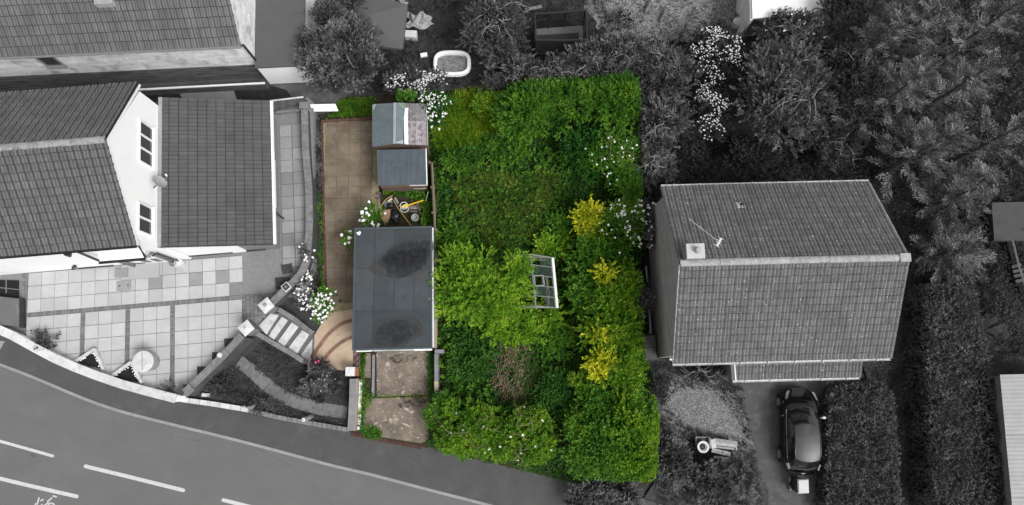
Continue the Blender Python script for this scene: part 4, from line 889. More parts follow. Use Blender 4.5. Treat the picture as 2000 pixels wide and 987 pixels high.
# open roof vent
def onrf(s, t): return ra.lerp(rb, t).lerp(ea.lerp(eb, t), s)+Vector((0,0,.04))
vn = [onrf(.06,.42), onrf(.48,.40)+Vector((0,0,.22)), onrf(.50,.60)+Vector((0,0,.22)), onrf(.06,.61)]
ve = bar(vn[0], vn[1], .03, 'roof_vent'); WLv = ve
for a, b, r in ((vn[1], vn[2], .06), (vn[2], vn[3], .035), (vn[3], vn[0], .045)): mb = MB(); mb.tube([a, b], r, 4); mb.build('vent_frame', ALU, ve)
# front gable end with posts
c_ = rb.copy(); bar(eb, wb, .03, 'tie_bar'); bar(ea, wa, .03, 'tie_bar')
bar(at(1012,508,1.9), at(1066,508,1.4), .02, 'loose_bar'); 
for x, y in ((1069, 560), (1070, 585)): m = MB(); m.box(at(x, y, .5), (.12, .9, .5), .1); m.build('staging_board', mat('staging', (.25, .27, .24), .8, .2), gh)
# ================================================================ RIGHT HOUSE
HR = (11.388, 4.754, .025); fR, gR = frame(*HR)
rh = empty('brick_house', fR(0, 0, .05), 'detached brick house with large lichen speckled grey tiled roof', 'house')
zeR, zrR, LR, Wb, Wf = 4.23, 6.52, 4.622, 3.808, 3.938
gable_walls(fR, -LR+.1, LR-.1, Wf-.33, Wb-.33, 0, 4.0, 6.28).build('wall', BRICKR, rh)
CE = []
for sgn, span in ((-1, Wf), (1, Wb)):
    U = fR(1,0,0)-fR(0,0,0); O = fR(-LR, sgn*span, zeR); V = fR(-LR, 0, zrR)-O
    if sgn > 0: U = -U; O = fR(LR, span, zeR)
    N = U.cross(V).normalized(); a = O-N*.03; b = a+U*2*LR; d = MB(); d.add([a, b, b+V, a+V]+[p-N*.1 for p in (a, b, b+V, a+V)], [(0,1,2,3),(7,6,5,4),(0,4,5,1),(1,5,6,2),(2,6,7,3),(3,7,4,0)]); d.build('roof_deck', DARKP, rh)
    CE += slope_cells(O, U, V, 2*LR, V.length, .3, .325)
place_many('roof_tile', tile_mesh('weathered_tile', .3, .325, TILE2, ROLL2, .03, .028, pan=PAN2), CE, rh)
ridge_tiles(rh, fR(-LR, 0, zrR+.03), fR(LR, 0, zrR+.03), .15, RIDGE2, .40)
gutter(rh, fR(-LR-.03, -Wf-.07, zeR-.02), fR(LR+.03, -Wf-.07, zeR-.02), COPE, .05, brackets=8)
gutter(rh, fR(LR+.03, Wb+.07, zeR-.02), fR(-LR-.03, Wb+.07, zeR-.02), COPE, .05, brackets=8)
for u in (-LR-.012, LR+.012):
    m = MB()
    for sgn, span in ((-1, Wf), (1, Wb)):
        a, b = fR(u, sgn*span, zeR+.02), fR(u, 0, zrR+.02); n_ = Vector((0,0,.12)); x = (fR(1,0,0)-fR(0,0,0))*.03
        m.add([a-x, b-x, b-n_-x, a-n_-x, a+x, b+x, b-n_+x, a-n_+x], [(0,1,2,3),(7,6,5,4),(0,4,5,1),(1,5,6,2),(2,6,7,3),(3,7,4,0)])
    m.build('verge', RIDGE2, rh)
m = MB(); m.box(fR(LR-.18, -.02, zrR+.08), (.42, .34, .05), HR[2]); m.build('ridge_end_cap', RIDGE2, rh)
ch = MB(); cu, cv = -4.15, .34; ch.box(fR(cu, cv, 6.4), (.62, .52, 1.5), HR[2]); cho = ch.build('chimney', BRICKH, rh)
m = MB(); m.box(fR(cu, cv, 7.2), (.72, .60, .1), HR[2]); m.build('chimney_cap', mat('cap_pale', g(.45), .9, .1, 5), cho)
m = MB(); m.lathe(fR(cu+.05, cv+.02, 7.25), [(.13, 0), (.12, .2), (.09, .26), (.001, .27)], 12); m.build('chimney_pot', mat('pot_grey', g(.36), .8, .1), cho)
m = MB(); m.box(fR(cu-.02, cv-.38, 6.56), (.86, .22, .1), HR[2]); m.build('lead_apron', mat('lead_pale', g(.36), .7, .15, 5), cho)
vt = MB(); vz = zeR+(Wb-2.62)*(zrR-zeR)/Wb; q = fR(-1.42, 2.72, vz+.1); qm = MB(); n = 0
vb = MB(); vb.box(fR(-1.45, 2.72, zeR+(Wb-2.72)*(zrR-zeR)/Wb+.05), (.38, .34, .05), Matrix.Rotation(HR[2], 3, 'Z') @ Matrix.Rotation(-math.atan((zrR-zeR)/Wb), 3, 'X')); vo = vb.build('vent_tile', mat('vent_pale', g(.42), .8, .1), rh)
m = MB(); m.lathe(fR(-1.40, 2.76, zeR+(Wb-2.72)*(zrR-zeR)/Wb+.04), [(.06, 0), (.06, .22), (.05, .23), (.001, .2)], 10); m.build('vent_pipe', DARKP, vo)
an = empty('tv_aerial', fR(-3.9, 1.6, 5.6), 'thin white television aerial leaning over the speckled roof near the chimney', 'aerial')
a, b = at(1346, 428, 5.75), at(1404, 473, 6.75); m = MB(); m.tube([a, b], .022, 6); m.build('mast', COPE, an)
m = MB(); d = Vector((.1, .16, .02)); m.tube([b-d, b+d], .045, 5); m.build('boom', COPE, an)
for k in range(4): m = MB(); c = b+d*(k-1.5)*.6; m.tube([c-Vector((.1,-.06,0)), c+Vector((.1,-.06,0))], .012, 4); m.build('element', COPE, an)
# porch roof
po = empty('porch', fR(1.35, -4.2, .05), 'lean-to tiled porch with white gutter across the front of the detached house', 'porch')
m = MB(); m.box(fR(1.32, -4.05, 1.15), (5.4, .9, 2.2), HR[2]); m.build('wall', BRICKH, po)
O = fR(-1.5, -4.72, 2.22); U = fR(1,0,0)-fR(0,0,0); V = fR(-1.5, -3.55, 2.75)-O; N = U.cross(V).normalized()
a = O-N*.03; b = a+U*5.7; d = MB(); d.add([a, b, b+V, a+V]+[p-N*.08 for p in (a, b, b+V, a+V)], [(0,1,2,3),(7,6,5,4),(0,4,5,1),(1,5,6,2),(2,6,7,3),(3,7,4,0)]); d.build('roof_deck', DARKP, po)
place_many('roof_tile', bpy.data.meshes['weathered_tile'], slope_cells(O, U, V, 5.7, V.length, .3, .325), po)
gutter(po, fR(-1.53, -4.79, 2.2), fR(4.23, -4.79, 2.2), COPE, .05, brackets=5)
m = MB(); m.box(fR(-1.53, -4.15, 2.42), (.05, 1.2, .5), HR[2]); m.build('barge_board', UPVC, po)
m = MB(); m.box(fR(-3.2, -Wf+.02, zeR-.12), (2.2, .03, .14), HR[2]); m.build('soffit_board', UPVC, rh)
for u0_ in (-3.9, -1.0, 2.2): window(rh, fR(u0_, -Wf+.33, 2.75), fR(1,0,0)-fR(0,0,0), 1.4, 1.0, 2, fR(0,-1,0)-fR(0,0,0))
window(rh, fR(-3.9, -Wf+.33, .9), fR(1,0,0)-fR(0,0,0), 1.6, 1.1, 2, fR(0,-1,0)-fR(0,0,0))
m = MB(); m.box(fR(2.4, -4.51, 1.05), (.9, .05, 2.0), HR[2]); m.build('door', UPVC, po)
# side fence, bins
sf = empty('side_fence', at(1266, 600, .05), 'thin grey rail fence along the shaded side of the detached house', 'fence')
m = MB(); m.tube([at(1262,520,1.1), at(1267,575,1.1), at(1271,652,1.1)], .05, 4); m.build('rail', GREYP, sf)
for y in (522, 560, 600, 648): m = MB(); p = at(1262+(y-520)*.068, y, 1.1); q = p.copy(); q.z = 0; m.tube([q, p], .05, 4); m.build('post', GREYP, sf)
for (x, y, lab) in ((1269, 667, 'dark wheelie bin behind its twin, nearer the back of the house'), (1271, 691, 'dark wheelie bin in front of its twin, nearer the front garden')):
    b = empty('wheelie_bin', at(x, y, .05), lab, 'bin', 'wheelie bins beside the detached house'); c = at(x, y, 1.05)
    m = MB(); hh = Matrix.Rotation(.06, 3, 'Z'); bt = [c+hh @ Vector((a*.24, e*.27, -1.0)) for a, e in ((-1,-1),(1,-1),(1,1),(-1,1))]; tp = [c+hh @ Vector((a*.29, e*.31, -.05)) for a, e in ((-1,-1),(1,-1),(1,1),(-1,1))]
    m.add(bt+tp, [(3,2,1,0),(4,5,6,7),(0,1,5,4),(1,2,6,5),(2,3,7,6),(3,0,4,7)]); m.build('body', DARKP, b)
    m = MB(); lp = [c+hh @ Vector((a*.30, e*.32, -.045)) for a, e in ((-1,-1),(1,-1),(1,1),(-1,1))]; l2 = [c+hh @ Vector((a*.26, e*.27, .03)) for a, e in ((-1,-1),(1,-1),(1,1),(-1,1))]
    m.add(lp+l2, [(3,2,1,0),(4,5,6,7),(0,1,5,4),(1,2,6,5),(2,3,7,6),(3,0,4,7)]); m.build('lid', mat('bin_lid', g(.055), .4, .1), b)
    m = MB(); m.tube([c+hh @ Vector((-.22,.34,-.04)), c+hh @ Vector((.22,.34,-.04))], .025, 6); m.build('handle', DARKP, b)
    for a in (-1, 1): m = MB(); m.tube([c+hh @ Vector((a*.26,.26,-.93)), c+hh @ Vector((a*.3,.26,-.93))], .1, 12); m.build('wheel', DARKP, b)
m = MB(); m.box(at(1254, 619, .6), (.2, .22, .35), .5); tag(m.build('white_box', UPVC), 'small white box in the shade beside the side fence', 'box')
# ================================================================ CAR
CARP = mat('black_car_paint', g(.004), .12, .0, 1, spec=.35, coat=.4); CGL = mat('car_glass', g(.012), .03, 0, 1, spec=.9); CROOF = mat('sky_tinted_car_roof', g(.045), .38, .4, 2.2, spec=.4)  # roof lighter than the body: the sky's reflection is put into its colour
cx, cy = (at(1561, 839, .5).x, at(1561, 839, .5).y); cyaw = -.055
fC, _g = frame(cx, cy, cyaw)
car = empty('parked_car', fC(0, 0, .068), 'black hatchback car parked on the driveway with its bonnet to the porch', 'car')
ST = [ # y (front +), half width, z sill, z shoulder, z centre line
 (1.93, .40, .35, .50, .54), (1.86, .62, .28, .60, .64), (1.70, .73, .22, .70, .74), (1.40, .80, .2, .80, .86), (1.05, .83, .2, .88, .96), (.80, .84, .2, .92, 1.0), (.0, .85, .2, .94, 1.0), (-.8, .85, .2, .96, 1.0), (-1.35, .83, .22, .97, 1.0), (-1.62, .78, .25, .95, .99), (-1.82, .68, .3, .88, .92), (-1.90, .5, .4, .75, .78)]
m = MB(); n = 17
def sect(hw, zs_, zsh, zc):
    pts = [(1.0*hw*.95, zs_), (hw, zs_+(zsh-zs_)*.35), (hw*.995, zs_+(zsh-zs_)*.62), (hw*.965, zsh-.07), (hw*.92, zsh-.02), (hw*.82, zsh+(zc-zsh)*.45), (hw*.6, zsh+(zc-zsh)*.8), (hw*.3, zc-.003)]
    return [(-x, z) for x, z in pts]+[(0, zc)]+[(x, z) for x, z in pts[::-1]]
for y, hw, zs_, zsh, zc in ST: m.v += [tuple(fC(x, y-.10*(x/.85)**2*(1 if y > 0 else -.6)*(abs(y) > 1.2), z)) for x, z in sect(hw, zs_, zsh, zc)]
for i in range(len(ST)-1): m.f += [(i*n+k, (i+1)*n+k, (i+1)*n+k+1, i*n+k+1)[::-1] for k in range(n-1)]
m.f += [tuple(range(n))[::-1], tuple(range((len(ST)-1)*n, len(ST)*n))]; m.mi = [0]*len(m.f)
m.build('body', CARP, car, smooth=True)
# cabin: stations (y, half width at base, half width at top, z top, bow of the edge)
CB = [(1.06, .72, .70, .965, .22), (.80, .735, .655, 1.12, .20), (.52, .75, .60, 1.28, .17), (.30, .755, .575, 1.375, .15), (.05, .757, .58, 1.43, .08), (-.3, .76, .585, 1.46, .03), (-.8, .76, .585, 1.455, -.02), (-1.15, .75, .575, 1.42, -.07), (-1.38, .735, .555, 1.37, -.12), (-1.56, .70, .56, 1.20, -.13), (-1.72, .66, .58, 1.0, -.12)]
def cabin(i0, i1, side, name, mm, grow=0):
    m = MB(); st_ = CB[i0:i1+1]; K = 9
    if side == 'top':
        for y, wb_, wt_, z, bow in st_: m.v += [tuple(fC(x*wt_, y+bow*(1-x*x)-bow, z+grow+.05*(1-abs(x)**2.6))) for x in np.linspace(-1, 1, K)]
        m.f = [(i*K+k, i*K+k+1, (i+1)*K+k+1, (i+1)*K+k)[::-1] for i in range(len(st_)-1) for k in range(K-1)]
    else:
        for y, wb_, wt_, z, bow in st_: m.v += [tuple(fC(side*x, y-bow, zz)) for x, zz in ((wb_, .93), ((wb_+wt_)/2+.03, (.93+z)/2), (wt_*.98+.01, z-.01))]
        m.f = [q for i in range(len(st_)-1) for q in ((3*i, 3*i+1, 3*i+4, 3*i+3), (3*i+1, 3*i+2, 3*i+5, 3*i+4))]
        if side > 0: m.f = [f_[::-1] for f_ in m.f]
    m.mi = [0]*len(m.f); return m.build(name, mm, car, smooth=True)
cabin(0, 3, 'top', 'windscreen', CGL); cabin(3, 8, 'top', 'roof', CROOF); cabin(8, 10, 'top', 'rear_window', CGL)
for s_ in (-1, 1):
    cabin(0, 10, s_, 'side_window', CGL)
    m = MB(); m.tube([fC(s_*x[2], x[0]-x[4], x[3]) for x in CB], .03, 6); m.build('roof_rail', CARP, car, smooth=True)
    m = MB(); m.tube([fC(s_*.78, .9, .965), fC(s_*.775, 0, .975), fC(s_*.765, -1.3, .985)], .014, 5); m.build('window_trim', GREYP if s_ < 0 else CARP, car)
    m = MB(); m.tube([fC(s_*.79, -.35, .95), fC(s_*.60, -.33, 1.44)], .03, 5); m.build('door_pillar', CARP, car)
    mi = MB(); mi.ball(fC(s_*.97, .62, .98), .11, 10, 6, (1.0, .6, .6)); mi.tube([fC(s_*.82, .6, .93), fC(s_*.95, .62, .96)], .03, 5); mi.build('wing_mirror', UPVC if s_ > 0 else CARP, car, smooth=True)
    hl = MB(); q = [fC(s_*.50, 1.80, .74), fC(s_*.66, 1.72, .745), fC(s_*.765, 1.36, .865), fC(s_*.66, 1.42, .90)]; hl.add(q+[p-Vector((0,0,.06)) for p in q], [(0,1,2,3),(7,6,5,4),(0,4,5,1),(1,5,6,2),(2,6,7,3),(3,7,4,0)]) ; hl.build('headlight', mat('headlight_lens', g(.22), .12, .2, 12), car)
    tl = MB(); q = [fC(s_*.70, -1.50, 1.0), fC(s_*.80, -1.52, .93), fC(s_*.70, -1.80, .90), fC(s_*.62, -1.74, .96)]; tl.add(q+[p-Vector((0,0,.06)) for p in q], [(0,1,2,3),(7,6,5,4),(0,4,5,1),(1,5,6,2),(2,6,7,3),(3,7,4,0)]); tl.build('tail_light', mat('tail_lens', g(.22), .15), car)
    for y in (1.22, -1.18):
        wh = MB(); a = fC(s_*.72, y, .31); b = fC(s_*.90, y, .31); wh.tube([a, b], .30, 20); wo = wh.build('wheel', mat('tyre', g(.02), .8), car)
        d = (b-a).normalized(); wr = MB(); wr.tube([b-d*.02, b+d*.012], .20, 16); wr.build('rim', mat('alloy', g(.45), .35, .2, 20, metal=.6), wo)
        wa = MB(); wa.tube([fC(s_*.60, y, .34), fC(s_*.868, y, .36)], .36, 18); wa.build('wheel_arch', CARP, car)
m = MB(); m.tube([fC(-.64, .86, .985), fC(-.35, 1.02, 1.0), fC(0, 1.08, 1.01), fC(.35, 1.02, 1.0), fC(.64, .86, .985)], .028, 5); m.build('wiper_cowl', DARKP, car)
m = MB(); m.tube([fC(-.3, .98, 1.06), fC(.35, .88, 1.12)], .012, 4); m.build('wiper', DARKP, car)
m = MB(); q = [fC(-.5, -1.72, 1.0), fC(.5, -1.72, 1.0)]; m.tube([fC(-.6,-1.90,.55), fC(0,-1.98,.55), fC(.6,-1.90,.55)], .09, 8); m.build('rear_bumper', CARP, car, smooth=True)
bm2 = MB(); q = [fC(-.58, 1.02, .998), fC(.58, 1.02, .998), fC(.60, 1.3, .935), fC(.25, 1.42, .925), fC(-.6, 1.34, .925)]; 
# trolley with white box, log burner pile, hoop
t = empty('wheelie_bin', at(1556, 951, .07), 'dark wheelie bin with a white lid standing behind the parked car', 'bin')
TOPB = poly([(1558,937),(1579,936),(1580,963),(1559,964)], .98); cb = sum(TOPB, Vector())/4
m = MB(); lo_ = [cb+(p-cc_)*.85 for p, cc_ in zip(TOPB, [cb]*4)]; m.add([Vector((p.x-.02, p.y, .08)) for p in lo_]+[p-Vector((0,0,.03)) for p in TOPB], [(0,1,2,3),(7,6,5,4),(0,4,5,1),(1,5,6,2),(2,6,7,3),(3,7,4,0)]); m.build('body', DARKP, t)
m = MB(); l0 = [cb+(p-cb)*1.05+Vector((0,0,-.025)) for p in TOPB]; l1 = [cb+(p-cb)*.9+Vector((0,0,.05)) for p in TOPB]; m.add(l0+l1, [(0,1,2,3),(7,6,5,4),(0,4,5,1),(1,5,6,2),(2,6,7,3),(3,7,4,0)]); m.build('lid', mat('lid_pale', g(.5), .6, .1, 3), t)
for yy in (.2, -.2): m = MB(); a = Vector((lo_[3].x-.06, cb.y+yy, .16)); m.tube([a, a-Vector((.05,0,0))], .12, 12); m.build('wheel', GREYP, t)
t = empty('garden_heater', at(1372, 872, .06), 'metal garden burner with a white ring top and square back tray', 'burner')
c = at(1373, 873, .75); m = MB(); m.lathe(c-Vector((0,0,.68)), [(.19,0),(.21,.64),(.27,.66),(.28,.70),(.24,.72),(.17,.68),(.15,.45),(.001,.44)], 24); m.build('drum', mat('galv_white', g(.62), .5, .1), t, smooth=True)
m = MB(); m.lathe(c-Vector((0,0,.2)), [(.14,0),(.13,.06),(.001,.07)], 16); m.build('dark_core', BLACKB, t)
m = MB(); c2 = at(1372, 861, .6); 
for a, b in (((-.3,.16),(.3,.16)), ((-.3,-.2),(-.3,.18)), ((.3,-.2),(.3,.18))): m.tube([c2+Vector((a[0],a[1],0)), c2+Vector((b[0],b[1],0))], .035, 4)
m.build('tray_rim', WOODG, t); m = MB(); m.box(c2-Vector((0,0,.1)), (.56, .3, .03)); m.build('tray', DARKP, t)
t = empty('broken_bench', at(1410, 870, .06), 'collapsed pale timber bench lying beside the garden burner', 'bench')
for a, b, wd, z, nm in (((1387,856),(1387,876),.07,.75,'end_post'), ((1392,859),(1440,866),.16,.6,'slat'), ((1396,866),(1438,871),.17,.55,'slat'), ((1398,873),(1434,877),.09,.6,'slat'), ((1390,879),(1426,888),.2,.5,'slat'), ((1412,884),(1426,890),.1,.55,'slat'), ((1394,893),(1424,896),.12,.4,'slat'), ((1438,868),(1438,880),.05,.5,'end_post')):
    A, B = at(*a, z), at(*b, z); m = MB(); m.box((A+B)/2, ((B-A).length, wd, .05), math.atan2((B-A).y, (B-A).x)); m.build(nm, mat('pale_timber', g(.34), .85, .25, 9, rnd=.3), t)
m = MB(); m.box(at(1393, 867, .66), (.22, .4, .1), .1); m.build('arm_rest', COPE, t)
c = at(1321, 811, .2); m = MB(); m.tube([c+Vector((.24*math.cos(a), .22*math.sin(a), .02*math.sin(2*a))) for a in np.linspace(0, 2*pi, 25)], .016, 6, False); tag(m.build('wire_hoop', GREYP), 'thin grey hoop lying on the gravel of the front garden', 'hoop')
# paving by porch
e = empty('porch_paving', at(1640, 745, .06), kind='structure')
for q in ([(1612,737),(1634,736),(1634,756),(1614,760)], [(1636,736),(1658,735),(1658,752),(1636,755)]): m = MB(); m.prism(poly(q, .1), .0, .1); m.build('paving_slab', STONEG, e)
# shed roof and deck on the far right
t = empty('outbuilding', at(1990, 860, 0), 'outbuilding with pale ribbed sheet roof at the right edge', 'outbuilding')
A = [at(1953,732,2.6), at(2150,728,2.9), at(2170,1100,2.9), at(1988,1100,2.6)]; nn = 26; RS = mat('ribbed_sheet', g(.31), .6, .1, 2)
m = MB(); m.prism([(p.x, p.y) for p in [A[0]+Vector((.2,-.1,0)), A[1], A[2], A[3]+Vector((.2,0,0))]], 0, 2.5); m.build('wall', BRICKH, t)
for i in range(3):
    p, q = i/3, (i+.995)/3; m = MB(); vs = []; k = 60
    L0, L1 = A[0].lerp(A[3], p), A[0].lerp(A[3], q); R0, R1 = A[1].lerp(A[2], p), A[1].lerp(A[2], q)
    for j in range(k+1):
        tt = j/k; z = Vector((0,0,.003*(1 if j % 4 < 2 else -1)-.01*i)); vs += [L0.lerp(L1, tt)+z, R0.lerp(R1, tt)+z]
    m.add(vs, [(2*j, 2*j+2, 2*j+3, 2*j+1) for j in range(k)]); m.build('roof_sheet', RS, t)
m = MB(); m.prism(poly([(1937,396),(2100,392),(2100,470),(1942,470)], .5), .1, .5); tag(m.build('raised_slab', mat('dim_concrete', g(.06), .9, .15, 2)), 'dim raised concrete terrace behind the spiky shrub at the right edge', 'terrace')
t = empty('dark_pergola', at(1985, 520, 0), 'dark timber deck with step treads beside the terrace', 'deck')
m = MB(); m.prism(poly([(1962,455),(2100,440),(2100,600),(1992,570)], .25), .0, .25); m.build('frame', mat('black_deck', g(.008), .9), t)
for k, (a, b) in enumerate((((1976,519),(1994,514)), ((1978,528),(1998,524)), ((1980,537),(2002,533)), ((1983,547),(2006,543)))): m = MB(); m.prism(poly([a, b, (b[0]+2, b[1]+5), (a[0]+2, a[1]+6)], .45), .3, .45); m.build('tread', mat('tread_grey', g(.07), .9, .2), t)
m = MB(); m.tube([at(1978,470,1.0), at(1990,520,1.0), at(2003,560,1.0)], .05, 4); m.build('hand_rail', GREYP, t)
# ================================================================ BACK GARDENS (top)
t = empty('gazebo', at(740, 30, .2), 'dark fabric gazebo roof on thin legs beside the big grey tree', 'gazebo')
q = [at(662,-30,2.1), at(796,9,2.1), at(786,96,2.0), at(640,80,2.0)]; c = sum(q, Vector())/4+Vector((0,0,.35))
m = MB(); m.add(q+[c], [(0,4,1),(1,4,2),(2,4,3),(3,4,0)]); m.add([p-Vector((0,0,0)) for p in q]+[p-Vector((0,0,.22)) for p in q], [(i, (i+1) % 4, 4+(i+1) % 4, 4+i) for i in range(4)]); m.build('canopy', TARPD, t)
for p in q: m = MB(); b = p.copy(); b.z = .2; m.tube([b, p-Vector((0,0,.02))], .03, 6); m.build('leg', DARKP, t)
def cloth(name, pts, z, m, lab, cat, seed, amp=.12, n=16):
    rr = random.Random(seed); P = poly(pts, z); mb = MB(); ph = [rr.uniform(0,6) for _ in range(8)]
    for i in range(n+1):
        for j in range(n+1):
            u, v = i/n, j/n; p = P[0].lerp(P[1], u).lerp(P[3].lerp(P[2], u), v); e_ = min(u,1-u,v,1-v)*5; e_ = min(1, e_)
            h = amp*(abs(math.sin(u*9+v*5+ph[0]))+.7*abs(math.sin(v*13-u*6+ph[1]))+.5*math.sin(u*21+ph[2])*math.sin(v*17+ph[3]))
            mb.v.append((p.x+.12*math.sin(v*9+ph[4])*(1-e_), p.y+.12*math.sin(u*8+ph[5])*(1-e_), z+h*(.25+.75*e_)))
    k = n+1; mb.f = [(i*k+j, (i+1)*k+j, (i+1)*k+j+1, i*k+j+1) for i in range(n) for j in range(n)]; mb.mi = [0]*len(mb.f)
    return tag(mb.build(name, m), lab, cat)
cloth('crumpled_tarpaulin', [(795,28),(830,26),(850,52),(796,58)], .35, TARPL, 'crumpled pale tarpaulin lying right of the dark gazebo', 'tarpaulin', 3)
cloth('crumpled_tarpaulin', [(745,-8),(792,-6),(794,6),(752,4)], .4, TARPL, 'crumpled pale sheet behind the dark gazebo at the top edge', 'tarpaulin', 6)
m = MB(); m.prism(poly([(792,59),(814,60),(813,74),(790,71)], .6), .2, .6); tag(m.build('white_crate', COPE), 'small white crate under the crumpled tarpaulin', 'crate')
# paddling pool
pl = empty('paddling_pool', at(883, 124, .16), 'white inflatable paddling pool with rounded corners and shallow water', 'paddling pool')
c = at(883, 124, .45); n = 40; ring = []
def sup(q, a, b, e=3.2): return Vector((a*math.copysign(abs(math.cos(q))**(2/e), math.cos(q)), b*math.copysign(abs(math.sin(q))**(2/e), math.sin(q)), 0))
for lev in (0, 1):
    m = MB(); m.tube([c+Vector((0,0,-.1+.16*lev-.02))+sup(2*pi*k/n, .88, .60) for k in range(n+1)], .105, 8, False); m.build('inflated_ring', UPVC, pl, smooth=True)
m = MB(); m.add([c+Vector((0,0,-.1))+sup(2*pi*k/n, .86, .58) for k in range(n)], [tuple(range(n))]); m.build('water', mat('murky_water', g(.22), .12, .3, 3, blot=[(3, .5, .65, g(.13), .8)]), pl)
# trampoline
tp = empty('trampoline', at(1090, 70, .16), 'rectangular trampoline with dark mat, grey padding and black safety net frame', 'trampoline')
A = poly([(1043,57),(1138,50),(1140,105),(1046,105)], .75); cc = sum(A, Vector())/4
m = MB(); m.prism(A, .70, .75); m.build('padding', mat('tramp_pad', g(.10), .7, .1, 3), tp)
m = MB(); m.prism([A[0].lerp(A[3], .26)+Vector((.06,0,0)), A[1].lerp(A[2], .26)+Vector((-.22,0,0)), A[2]+Vector((-.2,.04,0)), A[3]+Vector((.06,.04,0))], .751, .765); m.build('jump_mat', mat('tramp_mat', g(.02), .7, .15, 2), tp)
T = [p+(p-cc)*.02+Vector((0,0,1.5)) for p in A]
NETM = bpy.data.materials.new('net'); NETM.use_nodes = True; b_ = NETM.node_tree.nodes['Principled BSDF']; b_.inputs['Base Color'].default_value = (.008,.008,.008,1); b_.inputs['Alpha'].default_value = .55
for i in range(4):
    m = MB(); m.tube([A[i]-Vector((0,0,.55)), T[i]], .05, 6); m.build('pole', DARKP, tp)
    m = MB(); m.tube([T[i], (T[i]+T[(i+1) % 4])/2+Vector((0,0,-.05)), T[(i+1) % 4]], .05, 6); m.build('top_rail', DARKP, tp)
    m = MB(); m.quad(A[i], A[(i+1) % 4], T[(i+1) % 4], T[i]); m.build('net', NETM, tp)
for f_ in (.3, .62): m = MB(); p = A[0].lerp(A[1], f_); m.tube([p, p+Vector((.02,0,1.5))], .045, 5); m.build('pole', DARKP, tp)
m = MB(); m.tube(smooth([A[0]+Vector((0,0,.8)), A[0].lerp(A[1], .5)+Vector((0,.05,.95)), A[1]+Vector((0,0,.5))], 2), .035, 5); m.build('net_hoop', DARKP, tp)
for x0, y0, x1, y1, w_, lab in ((1026,20,1058,13,.17,'long grey plank lying left of the trampoline, above the grey offcut'), (1023,24,1032,24,.13,'short grey offcut lying left of the trampoline')):
    a, b = at(x0,y0,.3), at(x1,y1,.3); m = MB(); m.box((a+b)/2, ((b-a).length, w_, .08), math.atan2((b-a).y,(b-a).x)); tag(m.build('timber_plank', WOODG), lab, 'plank')
for k, (x, y, r_, lab) in enumerate(((1266,12,.22,'rough pale log lying among the rubble'), (1295,30,.3,'long broken branch stump lying in the rubble by the flowering bush'))):
    a = at(x-6, y+12, .35); b = at(x+6, y-12, .4); m = MB(); m.tube([a, a.lerp(b,.4)+Vector((.05,0,.05)), b], [.08,.1,.05], 7); m.tube([a.lerp(b,.5), a.lerp(b,.8)+Vector((.2,0,.1))], [.05,.02], 5); tag(m.build('dead_log', BARKG), lab, 'log')
cloth('sand_heap', [(1166,16),(1190,16),(1188,60),(1160,52)], .22, mat('pale_sand', g(.2), .95, .15, 8), 'smooth pale sandy patch heaped right of the trampoline', 'sand heap', 9, .03)
t = empty('white_roofed_shed', at(1540, 5, .2), 'white sheet roofed shed at the top edge behind the dark bushes', 'shed')
m = MB(); m.prism(poly([(1467,-60),(1606,-60),(1608,26),(1470,36)], 2.4), 2.3, 2.4); m.build('roof', WHITE, t)
m = MB(); m.prism(poly([(1472,-58),(1600,-58),(1600,22),(1474,30)], 2.3), .2, 2.299); m.build('wall', BRICKH, t)
m = MB(); m.prism(poly([(1463,-60),(1467,-60),(1470,40),(1465,40)], 2.3), .2, 2.3); m.build('side_trim', COPE, t)
lump('white_cover', at(1449, 46, .5), .5, (1, .7, .9), COPE, 'bulging white sheet cover beside the white roofed shed', 'cover', 12, .12)
m = MB(); A = [at(1432,50,.3), at(1441,26,.9), at(1456,38,.5)]; m.add(A+[p-Vector((0,0,.06)) for p in A], [(0,2,1),(3,4,5),(0,1,4,3),(1,2,5,4),(2,0,3,5)]); tag(m.build('metal_sheet', GREYP), 'tilted grey triangular panel behind the white cover', 'panel')
m = MB(); m.prism(poly([(622,-10),(652,-10),(655,22),(636,30),(622,14)], .25), .1, .25); tag(m.build('garden_slab', STONEG), 'pale stone slab showing left of the gazebo behind the big grey tree', 'slab')
m = MB(); m.box(at(828, 108, .4), (.35, .2, .12), .2); tag(m.build('white_tray', UPVC), 'small white tray left of the paddling pool', 'tray')
# planters on the patio
PS = mat('planter_soil', g(.012), .95, .4, 10)
for q, lab in (([(147,706),(184,682),(201,722),(166,714)], 'triangular white edged flower bed in the patio, furthest left'), ([(217,735),(256,707),(276,748),(236,742)], 'triangular white edged flower bed in the patio, beside the white water butt')):
    t = empty('flower_bed', at(*q[1], ZP), lab, 'flower bed'); Q = poly(q, ZP+.22); c = sum(Q, Vector())/4
    m = MB(); m.prism([c+(p-c)*.97 for p in Q], ZP-.03, ZP+.13); m.build('soil', PS, t)
    for i in (0, 1): m = MB(); R = ribbon([Q[i], Q[i+1]], .13, 0, 0); m.prism([R[0][0], R[0][1], R[1][1], R[1][0]], ZP-.03, ZP+.22+.003*i); m.build('edge_board', COPE, t)
    m = MB()
    for k in range(26):
        s_, u_ = random.random(), random.uniform(.04, .16); p = (Q[0].lerp(Q[1], s_) if k % 2 else Q[1].lerp(Q[2], s_)).lerp(c, u_*2.2); m.ball(p-Vector((0,0,.04)), random.uniform(.02, .05), 6, 4, (1,1,.6))
    m.build('pale_blossom', PETALG, t, kind='stuff')
t = empty('water_butt', at(292, 707, ZP), 'round white lidded tub standing on the pale patio', 'water butt')
